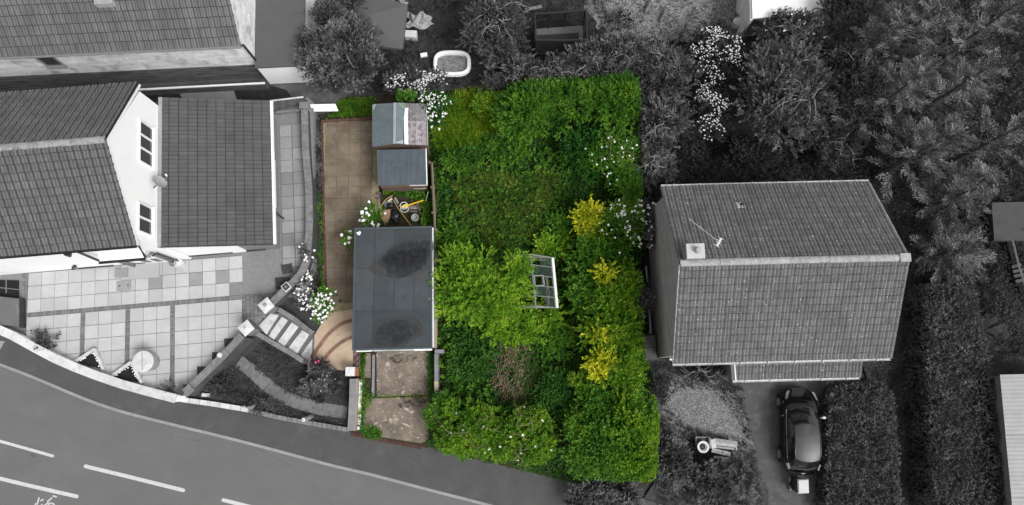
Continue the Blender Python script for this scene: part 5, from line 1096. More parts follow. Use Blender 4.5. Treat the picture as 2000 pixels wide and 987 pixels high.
c = at(296, 707, ZP); m = MB(); m.lathe(c, [(.40,0),(.44,.7),(.46,.72)], 28); m.build('tub', mat('white_tub', g(.5), .5, .05), t, smooth=True)
m = MB(); m.lathe(c+Vector((-.02,0,.721)), [(.49,0),(.50,.04),(.47,.07),(.30,.085),(.001,.09)], 28); lo = m.build('lid', COPE, t)
m = MB(); m.box(c+Vector((-.02,0,.81)), (.03, .78, .012), .12); m.build('lid_seam', GREYP, lo)
for x, y, lab in ((575, 560, 'square dark framed lantern set on the retaining wall above the white flowers'),):
    t = empty('wall_light', at(x-14, y, 1.45), lab, 'lamp'); c = at(560, 561, 1.45); m = MB(); m.box(c+Vector((0,0,.06)), (.36,.36,.1), .75); m.build('frame', COPE, t); m = MB(); m.box(c+Vector((0,0,.115)), (.29,.29,.012), .75); m.build('inset', mat('inset_dark', g(.05), .5), t); m = MB(); m.ball(c+Vector((0,0,.15)), .06, 8, 5); m.build('knob', GREYP, t)
m = MB(); m.lathe(at(429, 694, 1.45), [(.12,0),(.12,.03),(.07,.03),(.07,.05),(.001,.05)], 14); tag(m.build('round_cap', COPE), 'round pale disc on top of the lower retaining wall', 'disc')
for x, y, r_, lab in ((355, 517, .22, 'larger pale round pot of the two by the front wall pipes'), (343, 516, .16, 'smaller grey round pot of the two by the front wall pipes')):
    t = empty('garden_pot', at(x, y, ZP), lab, 'pot'); m = MB(); m.lathe(at(x, y, ZP), [(r_*.7,0),(r_,.3),(r_*1.05,.32),(r_*.9,.32),(r_*.85,.26),(.001,.26)], 16); m.build('pot', COPE if r_ > .2 else GREYP, t)
for q, lab in (([(537,543),(566,541),(567,562),(539,565)], 'dark square planting pit by the corner of the retaining wall'), ([(549,518),(570,514),(572,532),(552,536)], 'dark square planting pit nearest the side passage'), ([(437,662),(456,660),(457,676),(439,680)], 'small dark planting pit beside the lower gate pier'), ([(414,688),(430,688),(430,700),(414,703)], 'small dark planting pit in the middle along the retaining wall'), ([(385,716),(402,716),(402,728),(385,733)], 'small dark planting pit lowest along the retaining wall')):
    m = MB(); m.prism(poly(q, ZP+.01), ZP-.02, ZP+.012); tag(m.build('planting_pit', SOILG), lab, 'planting pit')
# ================================================================ PLANTS
def unit(a): return a/np.maximum(np.linalg.norm(a, axis=-1, keepdims=True), 1e-9)
def rdir(n): return unit(RNG.normal(size=(n, 3)))
def leaf_quads(P, D, L, k, ll, lw, fan=.8, flat=.5, t0=.12, droop=0.0):
    """k leaves along each shoot (P start, D direction, L length): diamond leaves, four corners each"""
    n = len(P); t = np.tile(np.linspace(t0, 1, k), (n, 1))+RNG.uniform(-.04, .04, (n, k))
    base = P[:, None]+D[:, None]*(t*L[:, None])[..., None]
    base[..., 2] -= droop*(t**2)*L[:, None]
    side = rdir(n*k).reshape(n, k, 3); Dk = np.broadcast_to(D[:, None], (n, k, 3))
    side -= (side*Dk).sum(-1, keepdims=True)*Dk; side[..., 2] *= (1-flat); side = unit(side)
    d = unit(Dk*(1-.55*fan)+side*fan*(1.15-t[..., None]*.75))
    nrm = rdir(n*k).reshape(n, k, 3)*.55; nrm[..., 2] += .9; w = unit(np.cross(d, nrm))
    sc = RNG.uniform(.7, 1.25, (n, k, 1)); l = d*ll*sc; w = w*lw*sc*.5
    V = np.stack([base, base+l*.45+w, base+l, base+l*.45-w], 2).reshape(-1, 3)
    return V
def quads(V): return np.arange(len(V)).reshape(-1, 4)
class Plant:
    def __init__(s, px, py, rpx, rpy, h, zb=.15, nl=22, seed=1, lr=(.15, .32), dome=.9, ow=.15):
        global RNG
        RNG = np.random.default_rng(seed); s.h = h; s.ow = ow; s.zb = zb; s.seed = seed
        c = at(px, py, zb+h*.6); m = FPX/(CH-zb-h*.6); s.rx, s.ry = rpx/m, rpy/m; s.c = Vector((c.x, c.y, zb))
        q = RNG.uniform(0, 2*pi, nl); r = np.sqrt(RNG.uniform(0, 1, nl))*.74; rm = (s.rx+s.ry)/2
        rad = RNG.uniform(lr[0], lr[1], nl)*min(s.rx, s.ry)*1.0
        z = zb+h*(.30+.70*np.sqrt(np.clip(1-(r/.95)**2, 0, 1))**dome)-rad*.75*RNG.uniform(.7, 1.5, nl)
        s.L = np.c_[c.x+s.rx*r*np.cos(q), c.y+s.ry*r*np.sin(q), np.maximum(z, zb+.1), rad]
    def shoots(s, n, up=.35, jit=.5, ln=(.2, .45), zmin=-.25, deep=.75):
        w = s.L[:, 3]**2; i = RNG.choice(len(s.L), n, p=w/w.sum()); d = rdir(n*2); d = d[d[:, 2] > zmin][:n]; i = i[:len(d)]
        rr = s.L[i, 3]*RNG.uniform(deep, 1.02, len(d)); P = s.L[i, :3]+d*rr[:, None]*np.array([1, 1, .9])
        out = P-np.array([s.c.x, s.c.y, s.zb+s.h*.3]); D = unit(d*.75+unit(out)*s.ow+np.array([0, 0, up])+rdir(len(d))*jit)
        return P, D, RNG.uniform(ln[0], ln[1], len(d))
STYLE = {   # shoots per m2 of plan, leaves per shoot, leaf length, leaf width, kwargs for shoots, kwargs for leaves
 'leafy': (95, 9, .115, .070, dict(), dict(fan=.85)),
 'fine':  (120, 9, .085, .048, dict(up=.4), dict(fan=.8)),
 'spray': (52, 17, .125, .056, dict(up=.22, ln=(.3, .6), jit=.5), dict(fan=.75, flat=.65)),
 'broad': (60, 8, .16, .105, dict(up=.4), dict(fan=.9)),
 'whorl': (55, 13, .15, .052, dict(up=.5, ln=(.08, .2)), dict(fan=.95, flat=.3)),
}
def foliage(plant, style, dens=1.0):
    n0, k, ll, lw, a, b = STYLE[style]; n = int(n0*dens*pi*plant.rx*plant.ry)
    P, D, L = plant.shoots(n, **a); Pi, Di, Li = plant.shoots(n//3, deep=.25, **{k_: v for k_, v in a.items()})
    P, D, L = np.r_[P, Pi], np.r_[D, Di], np.r_[L, Li]
    return leaf_quads(P, D, L, k, ll, lw, **b), (P, D, L)
def stems(plant, parent, m, n=6, name='stem', r=.05):
    mb = MB()
    rs = random.Random(plant.seed)
    for i in range(n):
        t = plant.L[rs.randrange(len(plant.L))]; b = Vector((plant.c.x+rs.uniform(-.2,.2), plant.c.y+rs.uniform(-.2,.2), plant.zb-.1)); e = Vector(t[:3]); mid = b.lerp(e, .5)+Vector((rs.uniform(-.2,.2), rs.uniform(-.2,.2), .2))
        mb.tube([b, mid, e], [r, r*.7, r*.3], 6)
    return mb.build(name, m, parent)
def twigs(plant, parent, m, n=14, r=None, lift=.25, length=.75, name='twig'):
    """bare branches showing over the crown: bowed lines with side twigs"""
    mb = MB(); rs = random.Random(plant.seed+5); r = r or (.016 if m is TWIGG else .008)
    for i in range(n):
        q = rs.uniform(0, 2*pi); c = Vector((plant.c.x+plant.rx*.35*rs.uniform(-1,1), plant.c.y+plant.ry*.35*rs.uniform(-1,1), plant.zb+plant.h*.92))
        R = Vector((plant.rx*math.cos(q), plant.ry*math.sin(q), 0))*length*rs.uniform(.5, 1); pts = []
        for t in (0, .3, .6, 1): pts.append(c+R*t+Vector((rs.uniform(-.1,.1), rs.uniform(-.1,.1), lift+.25*math.sin(t*2.6)-plant.h*.38*t*t)))
        mb.tube(pts, [r*1.6, r*1.3, r, r*.5], 4)
        for t in (.35, .5, .65, .8):
            p = pts[1].lerp(pts[3], t); d = R.normalized()*.3+Vector((-R.y, R.x, 0)).normalized()*rs.choice((-1, 1))*.3
            mb.tube([p, p+d*rs.uniform(.6, 1.3)+Vector((0,0,rs.uniform(0,.12)))], [r*.8, r*.35], 3)
    return mb.build(name, m, parent)
def flower_mesh(P, size, n=5):
    """each blossom: two crossed upward petals' worth of small quads"""
    k = len(P); out = []
    for j in range(n):
        d = rdir(k); d[:, 2] = np.abs(d[:, 2])*.35; d = unit(d); w = unit(np.cross(d, np.array([0, 0, 1.0])))*size*.42*RNG.uniform(.8, 1.2, (k, 1)); l = d*size*.75
        b = P+RNG.normal(size=(k, 3))*size*.12; out.append(np.stack([b, b+l*.5+w, b+l, b+l*.5-w], 1))
    return np.concatenate(out).reshape(-1, 3)
NLEAF = 0
def keepmask(V, keep):
    c = V.reshape(-1, 4, 3).mean(1); mk = keep(c[:, 0], c[:, 1]); return V.reshape(-1, 4, 3)[mk].reshape(-1, 3)
GREENW = [(p.x, p.y) for p in poly([(560,193),(650,192),(800,186),(1000,168),(1245,150),(1252,300),(1256,420),(1252,540),(1256,640),(1268,730),(1285,800),(1282,940),(1090,940),(1000,935),(800,960),(500,960)], 1.9)]
def in_green(x, y): return inside(x, y, GREENW)
def out_green(x, y): return ~inside(x, y, GREENW)
def bush(name, cat, lab, pl, style, leaf, dens=1.0, keep=None, bark=None, tw=0, blossoms=None, group=None, stem=5, flowers_mat=None):
    """thing > foliage, stem (or trunk), twig, blossom"""
    global NLEAF
    t = empty(name, pl.c, lab, cat, group); V, (P, D, L) = foliage(pl, style, dens)
    if keep: V = keepmask(V, keep)
    if len(V) == 0: return t
    NLEAF += len(V)//4
    quadmesh('crown' if 'tree' in name else 'foliage', V, quads(V), LEAF[leaf], t)
    if stem: stems(pl, t, bark or (BARKG if leaf in ('g1','g2','g3','conif','hedge') else BRWOOD), stem, 'trunk' if 'tree' in name else 'stem', .09 if 'tree' in name else .04)
    if tw: twigs(pl, t, TWIGG if leaf in ('g1','g2','g3') else TWIGB, tw)
    if blossoms:
        n, size, fn = blossoms; tip = P+D*L[:, None]; ok = fn(tip) if fn else np.ones(len(tip), bool)
        if keep: ok &= keep(tip[:, 0], tip[:, 1])
        top = tip[ok]; cl = np.sin(top[:, 0]*4.1+1.7*np.sin(top[:, 1]*3.3))+np.sin(top[:, 1]*5.3+top[:, 0]*1.9); top = top[cl > -.35+RNG.normal(size=len(top))*.35] if n > 80 else top; top = top[RNG.choice(len(top), min(n, len(top)), replace=False)]
        F = flower_mesh(top+np.array([0, 0, .05]), size); o = quadmesh('blossom', F, quads(F), flowers_mat or PETAL, t); o['kind'] = 'stuff'
    return t
def near(px, py, rpx, rpy, z):
    c = at(px, py, z); rx, ry = rpx/42, rpy/42
    return lambda T: ((T[:, 0]-c.x)/rx)**2+((T[:, 1]-c.y)/ry)**2 < 1
# ---- ground cover (nobody could count it)
def carpet(name, lab, cat, pts, z0, style, leaf, per_m2, keep=None, hmax=.35, ll=.1, lw=.06, k=6, up=1.0, seed=3, exclude=None, lumpy=1.3):
    global RNG, NLEAF
    RNG = np.random.default_rng(seed); P2 = [(p.x, p.y) for p in poly(pts, z0)]; a = np.array(P2); lo, hi = a.min(0), a.max(0); A = area(P2)
    n = int(per_m2*(hi[0]-lo[0])*(hi[1]-lo[1])); X = RNG.uniform(lo[0], hi[0], n); Y = RNG.uniform(lo[1], hi[1], n); mk = inside(X, Y, P2)
    for e in (exclude or []): mk &= ~inside(X, Y, [(p.x, p.y) for p in poly(e, z0)])
    X, Y = X[mk], Y[mk]; hn = .5+.25*(np.sin(X*lumpy*1.7+1.3*np.sin(Y*1.1))+np.sin(Y*lumpy*2.1+np.cos(X*1.9)*1.4)); 
    Z = z0+hmax*hn*RNG.uniform(.2, 1.0, len(X))
    D = unit(np.c_[np.zeros((len(X), 2)), np.full(len(X), up)]+rdir(len(X))*.75); L = RNG.uniform(.08, .26, len(X))*(1 if style != 'grass' else .5)
    V = leaf_quads(np.c_[X, Y, Z], D, L, k, ll, lw, fan=.95 if style != 'grass' else .55, flat=.3)
    if keep: V = keepmask(V, keep)
    NLEAF += len(V)//4
    o = quadmesh(name, V, quads(V), LEAF[leaf]); return tag(o, lab, cat, kind='stuff')
GRDN = [(850,192),(1000,170),(1246,152),(1254,400),(1250,545),(1262,700),(1282,800),(1280,938),(1096,938),(960,900),(835,872),(842,770),(868,768),(868,684),(852,684),(850,318),(838,300),(838,205)]
GH = [(1038,500),(1082,505),(1088,600),(1046,598)]
carpet('nettle_bed', 'dense green nettles and weeds filling the overgrown middle of the garden', 'weeds', GRDN, .2, 'nettle', 'nettle', 150, hmax=.38, ll=.092, lw=.055, seed=31)
carpet('tall_weeds', 'taller bright weeds scattered through the overgrown garden', 'weeds', [(850,300),(1110,290),(1130,480),(1120,640),(1110,800),(860,830),(850,700)], .45, 'nettle', 'green', 16, hmax=.35, ll=.14, lw=.085, k=8, seed=32, exclude=[GH, [(960,660),(1050,660),(1060,790),(960,790)]])
carpet('long_grass', 'yellowish long grass leaning over at the top left of the garden', 'grass', [(845,230),(890,192),(985,175),(1000,240),(960,300),(860,300)], .35, 'grass', 'grass', 190, hmax=.4, ll=.42, lw=.022, k=5, seed=33)
carpet('grass_strip', 'rough green grass bank above the brown path', 'grass', [(655,196),(735,194),(728,228),(640,232),(660,216)], .35, 'grass', 'olive', 330, hmax=.2, ll=.16, lw=.02, k=6, seed=34)
carpet('lawn_grass', 'rough mown-out grass in the middle of the garden among nettles', 'grass', [(880,360),(930,330),(1010,345),(1080,335),(1105,380),(1090,450),(1030,470),(975,485),(910,455),(895,410)], .40, 'grass', 'dry', 80, hmax=.32, ll=.3, lw=.02, k=5, seed=35)
carpet('drive_weeds', 'weeds growing along the left edge and joint of the concrete drive', 'weeds', [(704,690),(716,690),(712,742),(728,770),(728,790),(714,800),(714,846),(700,842),(705,780)], .2, 'nettle', 'green', 260, hmax=.14, ll=.07, lw=.045, seed=36, k=4)
carpet('drive_weeds', 'weed clump at the foot of the drive beside the dark bricks', 'weeds', [(712,838),(730,832),(748,846),(742,858),(712,852)], .2, 'nettle', 'green', 420, hmax=.25, ll=.1, lw=.04, seed=37)
carpet('moss_strip', 'thin bright moss line along the joint across the drive', 'moss', [(724,769),(745,768),(760,772),(838,771),(838,774),(770,778),(740,778)], .22, 'nettle', 'olive', 230, hmax=.05, ll=.05, lw=.03, seed=38, k=4)
carpet('drive_side_weeds', 'green weeds between the drive and the U-shaped wall', 'weeds', [(836,690),(848,690),(848,766),(838,768)], .2, 'nettle', 'nettle', 260, hmax=.3, ll=.09, lw=.055, seed=39)
carpet('junk_corner_weeds', 'green weeds creeping over the junk corner between shed and garage', 'weeds', [(745,372),(832,368),(846,380),(846,444),(822,444),(828,410),(812,392),(790,384),(755,384)], .3, 'nettle', 'green', 170, hmax=.3, ll=.11, lw=.065, seed=40)
carpet('path_moss', 'yellowish moss and tiny weeds in the joints of the brown path', 'moss', [(634,240),(724,236),(736,300),(736,372),(650,376),(637,340)], .29, 'nettle', 'olive', 130, hmax=.03, ll=.03, lw=.02, seed=60, k=3, keep=lambda x, y: (np.sin(x*10.4+.3)+np.sin(y*10.7)+np.random.default_rng(5).normal(size=len(x))*.5) > 1.1)
carpet('passage_plants', 'straggling grey and green weeds in the bed beside the brick path edge', 'weeds', [(617,232),(627,240),(630,380),(618,380)], .25, 'nettle', 'g2', 170, hmax=.3, ll=.08, lw=.05, seed=41)
carpet('bed_weeds', 'green weeds along the red brick edge of the brown path', 'weeds', [(621,380),(629,380),(634,520),(636,600),(626,600)], .25, 'nettle', 'green', 190, hmax=.2, ll=.07, lw=.04, seed=42)
carpet('sunken_garden_weeds', 'dark grey grass and weeds covering the sunken triangular garden', 'weeds', [(395,765),(480,700),(520,662),(600,712),(690,735),(684,830),(600,822),(490,798)], .18, 'grass', 'g1', 170, hmax=.16, ll=.12, lw=.02, k=6, seed=43, exclude=[[(455,708),(475,698),(525,738),(560,768),(600,780),(680,790),(680,820),(590,805),(520,768)]])
carpet('back_lawn_grass', 'dark grey rough lawn in the back gardens along the top', 'grass', [(610,-40),(1180,-40),(1200,90),(960,160),(800,180),(600,190)], .18, 'grass', 'g3', 75, hmax=.12, ll=.16, lw=.022, k=5, seed=44)
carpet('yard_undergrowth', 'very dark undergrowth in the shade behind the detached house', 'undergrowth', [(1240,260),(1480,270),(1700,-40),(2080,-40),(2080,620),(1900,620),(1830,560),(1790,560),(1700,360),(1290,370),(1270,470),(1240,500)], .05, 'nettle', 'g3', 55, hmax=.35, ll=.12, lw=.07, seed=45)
carpet('side_lawn_grass', 'grey rough lawn strip between the two clipped hedges', 'grass', [(1690,705),(1755,690),(1790,560),(1830,560),(1860,1000),(1745,1000),(1755,790),(1690,745)], .08, 'grass', 'g2', 110, hmax=.06, ll=.12, lw=.02, k=5, seed=46)
carpet('front_garden_weeds', 'grey weeds around the gravel of the front garden', 'weeds', [(1265,705),(1438,708),(1470,870),(1490,990),(1285,990),(1285,810)], .07, 'grass', 'g3', 120, hmax=.15, ll=.12, lw=.022, k=5, seed=47, exclude=[[(1300,780),(1335,758),(1388,760),(1428,800),(1462,862),(1400,850),(1338,828),(1304,802)]])
carpet('rubble_weeds', 'patchy weeds growing through the pale rubble at the top', 'weeds', [(1150,-20),(1470,-20),(1465,70),(1200,90)], .2, 'nettle', 'g2', 16, hmax=.15, ll=.1, lw=.05, seed=48)
# stones of the gravel and rubble
def pebbles(name, lab, pts, z0, n, r0, r1, m, seed):
    global RNG
    RNG = np.random.default_rng(seed); P2 = [(p.x, p.y) for p in poly(pts, z0)]; a = np.array(P2); lo, hi = a.min(0), a.max(0); X = RNG.uniform(lo[0], hi[0], n); Y = RNG.uniform(lo[1], hi[1], n); mk = inside(X, Y, P2); X, Y = X[mk], Y[mk]; n = len(X)
    r = RNG.uniform(r0, r1, (n, 1, 1))**1; T = np.array([(1,0,0),(0,1,0),(-1,0,0),(0,-1,0),(0,0,.7)])[None]*r*RNG.uniform(.6, 1.3, (n, 5, 3)); q = RNG.uniform(0, 6.28, n); C, S = np.cos(q), np.sin(q)
    x = T[..., 0]*C[:, None]-T[..., 1]*S[:, None]; y = T[..., 0]*S[:, None]+T[..., 1]*C[:, None]; V = np.stack([x+X[:, None], y+Y[:, None], T[..., 2]+z0], -1).reshape(-1, 3)
    F = (np.array([(0,1,4),(1,2,4),(2,3,4),(3,0,4)])[None]+(np.arange(n)*5)[:, None, None]).reshape(-1, 3); o = quadmesh(name, V, F, m); tag(o, lab, 'stones', kind='stuff')
PEB = mat('pebble', g(.23), .9, .3, 6, rnd=.45)
pebbles('gravel_stones', 'pale gravel stones spread over the front garden of the detached house', [(1278,775),(1318,732),(1402,735),(1446,790),(1474,880),(1440,900),(1388,870),(1320,850),(1284,812)], .07, 12000, .015, .05, PEB, 51)
pebbles('rubble_stones', 'loose pale rubble stones on the bare ground at the top', [(1150,-60),(1480,-60),(1470,70),(1380,85),(1190,75)], .2, 9000, .02, .08, PEB, 52)
# ---- the green garden
S_ = 100
def GB(lab, px, py, rx, ry, h, style, leaf, name='green_shrub', cat='shrub', dens=1.0, **k):
    global S_
    S_ += 1; zb = k.pop('zb', .2); nl = k.pop('nl', 22); return bush(name, cat, lab, Plant(px, py, rx, ry, h, zb, int(nl*1.5), S_), style, leaf, dens, **k)
GB('large bright green bush sprawling between the garage and the greenhouse', 938, 563, 106, 92, 2.6, 'spray', 'bright', dens=1.0, nl=24)
GB('lower bright green bush growing at the greenhouse foot below the large bright bush', 1000, 640, 62, 40, 1.4, 'spray', 'bright', dens=1.0)
GB('bright upper arm of leaves reaching over the greenhouse left side', 1008, 535, 30, 42, 2.75, 'spray', 'bright', dens=1.1, nl=12)
GB('tiny bright shrub touching the lower greenhouse corner', 1070, 618, 30, 24, 1.0, 'spray', 'bright')
GB('wide mid green shrub at the top of the garden below the paddling pool neighbour hedge', 1045, 215, 92, 72, 2.4, 'spray', 'green', dens=1.15, nl=30, keep=in_green)
GB('mid green shrub along the top boundary, just left of the top right corner', 1130, 195, 75, 65, 2.3, 'spray', 'green', keep=in_green)
GB('green shrub filling the top right corner of the coloured garden', 1205, 205, 70, 75, 2.3, 'spray', 'green', keep=in_green, dens=1.1)
GB('yellowish green scrub at the top of the garden beside the long grass', 965, 205, 50, 35, 1.3, 'fine', 'olive', keep=in_green)
GB('bright leafy shrub at the left edge below the long grass', 905, 310, 50, 30, .9, 'leafy', 'green')
GB('leafy green clump in the upper middle of the garden', 985, 292, 55, 32, .8, 'leafy', 'green')
GB('deep green shrub shading the upper right of the garden', 1150, 300, 70, 60, 1.5, 'leafy', 'dark', dens=1.1)
GB('white flowered rose sprawling on the right boundary below the top right corner', 1200, 305, 58, 60, 2.0, 'fine', 'green', keep=in_green, tw=7, blossoms=(45, .07, None))
GB('dark green hedge section on the right boundary above the rose with many blooms', 1230, 370, 35, 45, 2.0, 'fine', 'green', keep=in_green)
GB('rose bush with many white blooms on the right boundary beside the yellow shrub', 1215, 440, 52, 65, 2.2, 'fine', 'green', keep=in_green, tw=8, blossoms=(85, .085, None))
GB('golden yellow shrub beside the rose with many white blooms', 1148, 433, 30, 38, 1.9, 'spray', 'yellow', name='yellow_shrub', dens=1.3)
GB('green shrub directly below the golden yellow shrub', 1165, 500, 62, 50, 1.9, 'spray', 'green', dens=1.1)
GB('dark leafy shrub left of the golden yellow shrub', 1095, 450, 38, 36, .8, 'leafy', 'green')
GB('lime green weed clump above the greenhouse', 1080, 480, 45, 30, .9, 'leafy', 'bright')
GB('tall mid green shrub right of the greenhouse', 1150, 560, 52, 55, 1.8, 'spray', 'green', dens=1.1)
GB('green shrub with olive tips on the right boundary level with the greenhouse', 1200, 570, 55, 60, 2.3, 'spray', 'olive', keep=in_green, dens=1.1)
GB('small yellow topped shrub on the right boundary level with the greenhouse', 1180, 541, 17, 13, 2.6, 'spray', 'yellow', name='yellow_shrub', dens=1.8, nl=8)
GB('broad olive green shrub on the right boundary, middle of the three below the greenhouse', 1195, 640, 72, 62, 2.2, 'spray', 'olive', keep=in_green, dens=1.1)
GB('yellow flowering shrub, upper of the two in the lower right of the garden', 1163, 655, 17, 14, 2.4, 'spray', 'yellow', name='yellow_shrub', dens=1.5, nl=9)
GB('yellow flowering shrub, lower of the two in the lower right of the garden', 1172, 712, 30, 30, 2.3, 'spray', 'yellow', name='yellow_shrub', dens=1.0, nl=9)
GB('olive green shrub wrapping behind the lower yellow shrub', 1205, 720, 55, 58, 2.1, 'spray', 'olive', keep=in_green, dens=1.1)
GB('small lime sprig shrub left of the lower yellow shrub', 1135, 745, 22, 22, 1.5, 'leafy', 'olive')
GB('leafy green shrub in the lower right between the yellow shrubs and big corner hedge', 1180, 785, 60, 50, 1.8, 'leafy', 'green', keep=in_green, dens=1.1)
GB('olive hedge mass bulging at the lower right edge of the garden', 1240, 830, 55, 75, 2.3, 'leafy', 'olive', keep=in_green, dens=1.2)
GB('dense green hedge mass in the bottom right corner of the garden', 1175, 870, 85, 82, 2.2, 'leafy', 'green', keep=in_green, dens=1.25, nl=30)
GB('green hedge end above the pavement at the bottom right corner', 1240, 900, 50, 45, 2.1, 'leafy', 'olive', keep=in_green, dens=1.2)
GB('spreading white flecked shrub overhanging the pavement, left half of the frontage', 915, 835, 88, 62, 1.8, 'whorl', 'olive', dens=1.2, tw=8, blossoms=(14, .08, None), nl=28)
GB('spreading white flecked shrub overhanging the pavement, right half of the frontage', 1020, 855, 75, 62, 1.8, 'whorl', 'olive', dens=1.2, tw=8, blossoms=(16, .08, None), nl=26)
GB('small leafy shrub right of the drive mouth', 862, 800, 36, 40, 1.3, 'whorl', 'green', dens=1.1)
GB('shaded green shrub right of the brushwood pile', 1090, 770, 42, 55, .9, 'leafy', 'nettle')
GB('low leafy clump between the U-shaped wall and the brushwood pile', 920, 700, 45, 50, .6, 'leafy', 'nettle')
GB('leafy shrub crossing from the fence to the large bright bush', 885, 480, 38, 40, 1.0, 'leafy', 'green')
GB('low green shrub behind the brushwood pile towards the greenhouse', 1085, 665, 40, 38, .8, 'leafy', 'green')
GB('bright green tuft at the shed corner by the white blossom', 800, 196, 32, 12, 2.3, 'leafy', 'green', keep=in_green, nl=10)
GB('ivy like green growth beside the larger shed', 848, 230, 22, 32, 1.5, 'leafy', 'dark', keep=in_green, blossoms=(40, .1, None), nl=12)
# brushwood pile
t = empty('brushwood_pile', at(1003, 725, .2), 'heap of dry brown brushwood lying among the nettles', 'brushwood'); RNG = np.random.default_rng(77); mb = MB()
for i in range(330):
    q = RNG.uniform(0, 6.28); r = math.sqrt(RNG.uniform(0, 1)); p = at(1003+44*r*math.cos(q), 722+62*r*math.sin(q), .35+.28*(1-r*r)*RNG.uniform(.6, 1)); a = RNG.normal(1.2, .8); l = RNG.uniform(.25, .7); d = Vector((math.cos(a), math.sin(a), RNG.uniform(-.15, .15)))*l; b = Vector((-d.y, d.x, 0))*RNG.uniform(-.25, .25)
    mb.tube([p-d/2, p+b*.5, p+d/2], [.012, .011, .004], 3, False)
o = mb.build('dry_twigs', TWIGB, t, kind='stuff')
mb = MB(); 
for i in range(12):
    q = i*.52; p = at(1003+20*math.cos(q), 722+30*math.sin(q), .3); mb.tube([p, p+Vector((math.cos(q)*.8, -math.sin(q)*1.1, .35))], [.025, .008], 5)
mb.build('branch', BRWOOD, t)
# ---- white flowering plants by the path
def flower_bush(lab, pl, leaf, nf, size, parts, keep=None, dens=1.0, petal=PETAL, name='flowering_shrub'):
    """flower heads are parts of their own, sharing one mesh"""
    t = bush(name, 'shrub', lab, pl, 'leafy', leaf, dens, keep=keep, stem=3); P, D, L = pl.shoots(nf*3, deep=.95, zmin=.1); T = P+D*(L*.9)[:, None]
    if keep: T = T[keep(T[:, 0], T[:, 1])]
    T = T[:nf]; rs = random.Random(pl.seed); key = 'flower_head_%s' % petal.name
    if key not in bpy.data.meshes:
        mb = MB()
        for i in range(9):
            q = i*2.4; r = .55*math.sqrt(i/9); mb.ball((r*math.cos(q), r*math.sin(q), .25-.35*r), .36, 5, 3, (1,1,.6))
        me = mb.mesh(key, petal)
    me = bpy.data.meshes[key]
    for p in T: s = size*rs.uniform(.65, 1.2); inst('flower_head', me, Matrix.Translation(p) @ Matrix.Rotation(rs.uniform(0, 6), 4, 'Z') @ Matrix.Scale(s, 4), t)
    return t
flower_bush('leafy shrub crowded with white flower heads where steps meet the brown path', Plant(635, 590, 20, 43, 1.3, .2, 16, 201), 'green', 90, .088, 1)
flower_bush('grey leaved shrub crowded with white flower heads leaning on the retaining wall', Plant(606, 574, 23, 42, 1.2, .2, 14, 202), 'g2', 85, .088, 1)
flower_bush('white flowered shrub at the top left corner of the garage', Plant(726, 427, 24, 19, 1.5, .25, 10, 203), 'green', 20, .115, 1)
flower_bush('little white flowered shrub tucked against the garage left wall', Plant(685, 466, 9, 20, 1.2, .25, 7, 204), 'green', 7, .11, 1)
flower_bush('pink flowering plant at the foot of the garden steps', Plant(624, 712, 18, 8, .7, .2, 7, 205), 'g2', 7, .065, 1, petal=PINK)
flower_bush('wispy white flower spike plant on top of the retaining wall corner', Plant(600, 497, 8, 10, .5, 1.3, 4, 206), 'g2', 9, .08, 1)
# ---- grey surroundings
GB('grey spiky lavender bush above the drive wall in the sunken garden', 630, 748, 46, 36, .9, 'whorl', 'g2', name='grey_shrub', zb=.15, dens=1.2, blossoms=(20, .04, None), flowers_mat=PETALG)
GB('dark grey low shrub in the left corner of the sunken garden', 425, 752, 28, 16, .4, 'fine', 'g1', name='grey_shrub', zb=.15)
GB('dark grey low shrub below the stone path in the sunken garden', 505, 790, 32, 11, .3, 'fine', 'g1', name='grey_shrub', zb=.15)
GB('small grey shrub in the planting gap at the left end of the patio', 92, 666, 26, 17, .3, 'leafy', 'g2', name='grey_shrub', zb=ZP, dens=.7, stem=0)
GB('small dark grey plant at the lower tip of the patio', 330, 760, 18, 6, .25, 'fine', 'g2', name='grey_shrub', zb=ZP, stem=0)
GB('large grey leafy tree overhanging the flat felt roof and gazebo', 666, 112, 94, 92, 3.4, 'leafy', 'g2', name='leafy_tree', cat='tree', dens=1.2, nl=40, keep=out_green, tw=4)
GB('dark upper limb tree left of the gazebo roof', 650, 46, 38, 30, 3.2, 'leafy', 'g1', name='leafy_tree', cat='tree', dens=1.1, keep=out_green)
GB('grey tree crown filling the gap between the gazebo and the white wall strip', 690, 14, 30, 22, 2.8, 'leafy', 'g1', name='leafy_tree', cat='tree', keep=out_green)
GB('grey shrub heavy with white blossom above the larger shed', 812, 168, 74, 32, 2.2, 'leafy', 'g1', name='blossom_shrub', keep=out_green, dens=1.15, nl=26, blossoms=(420, .065, near(822, 168, 72, 26, 2.2)), flowers_mat=PETALG)
GB('green shrub sprinkled with white blossom right of the larger shed roof', 850, 205, 40, 20, 1.9, 'leafy', 'dark', name='blossom_shrub', keep=in_green, nl=12, blossoms=(90, .065, None))
GB('grey twiggy tree with bare arching branches between the pool and the trampoline', 968, 55, 78, 72, 3.0, 'spray', 'g1', name='twiggy_tree', cat='tree', dens=.85, nl=30, tw=22)
GB('grey twiggy bush hanging below the trampoline left leg', 962, 118, 26, 30, 1.6, 'spray', 'g2', name='grey_shrub', dens=.8, tw=5)
GB('low grey shrub between the pool and the boundary above the long grass', 968, 170, 45, 16, 1.4, 'fine', 'g1', name='grey_shrub', keep=out_green)
HG = 'neighbouring grey shrubs along the top boundary'
GB('grey boundary bush just right of the paddling pool', 1022, 146, 48, 32, 2.0, 'spray', 'g2', name='grey_shrub', group=HG, keep=out_green, tw=5, dens=1.1)
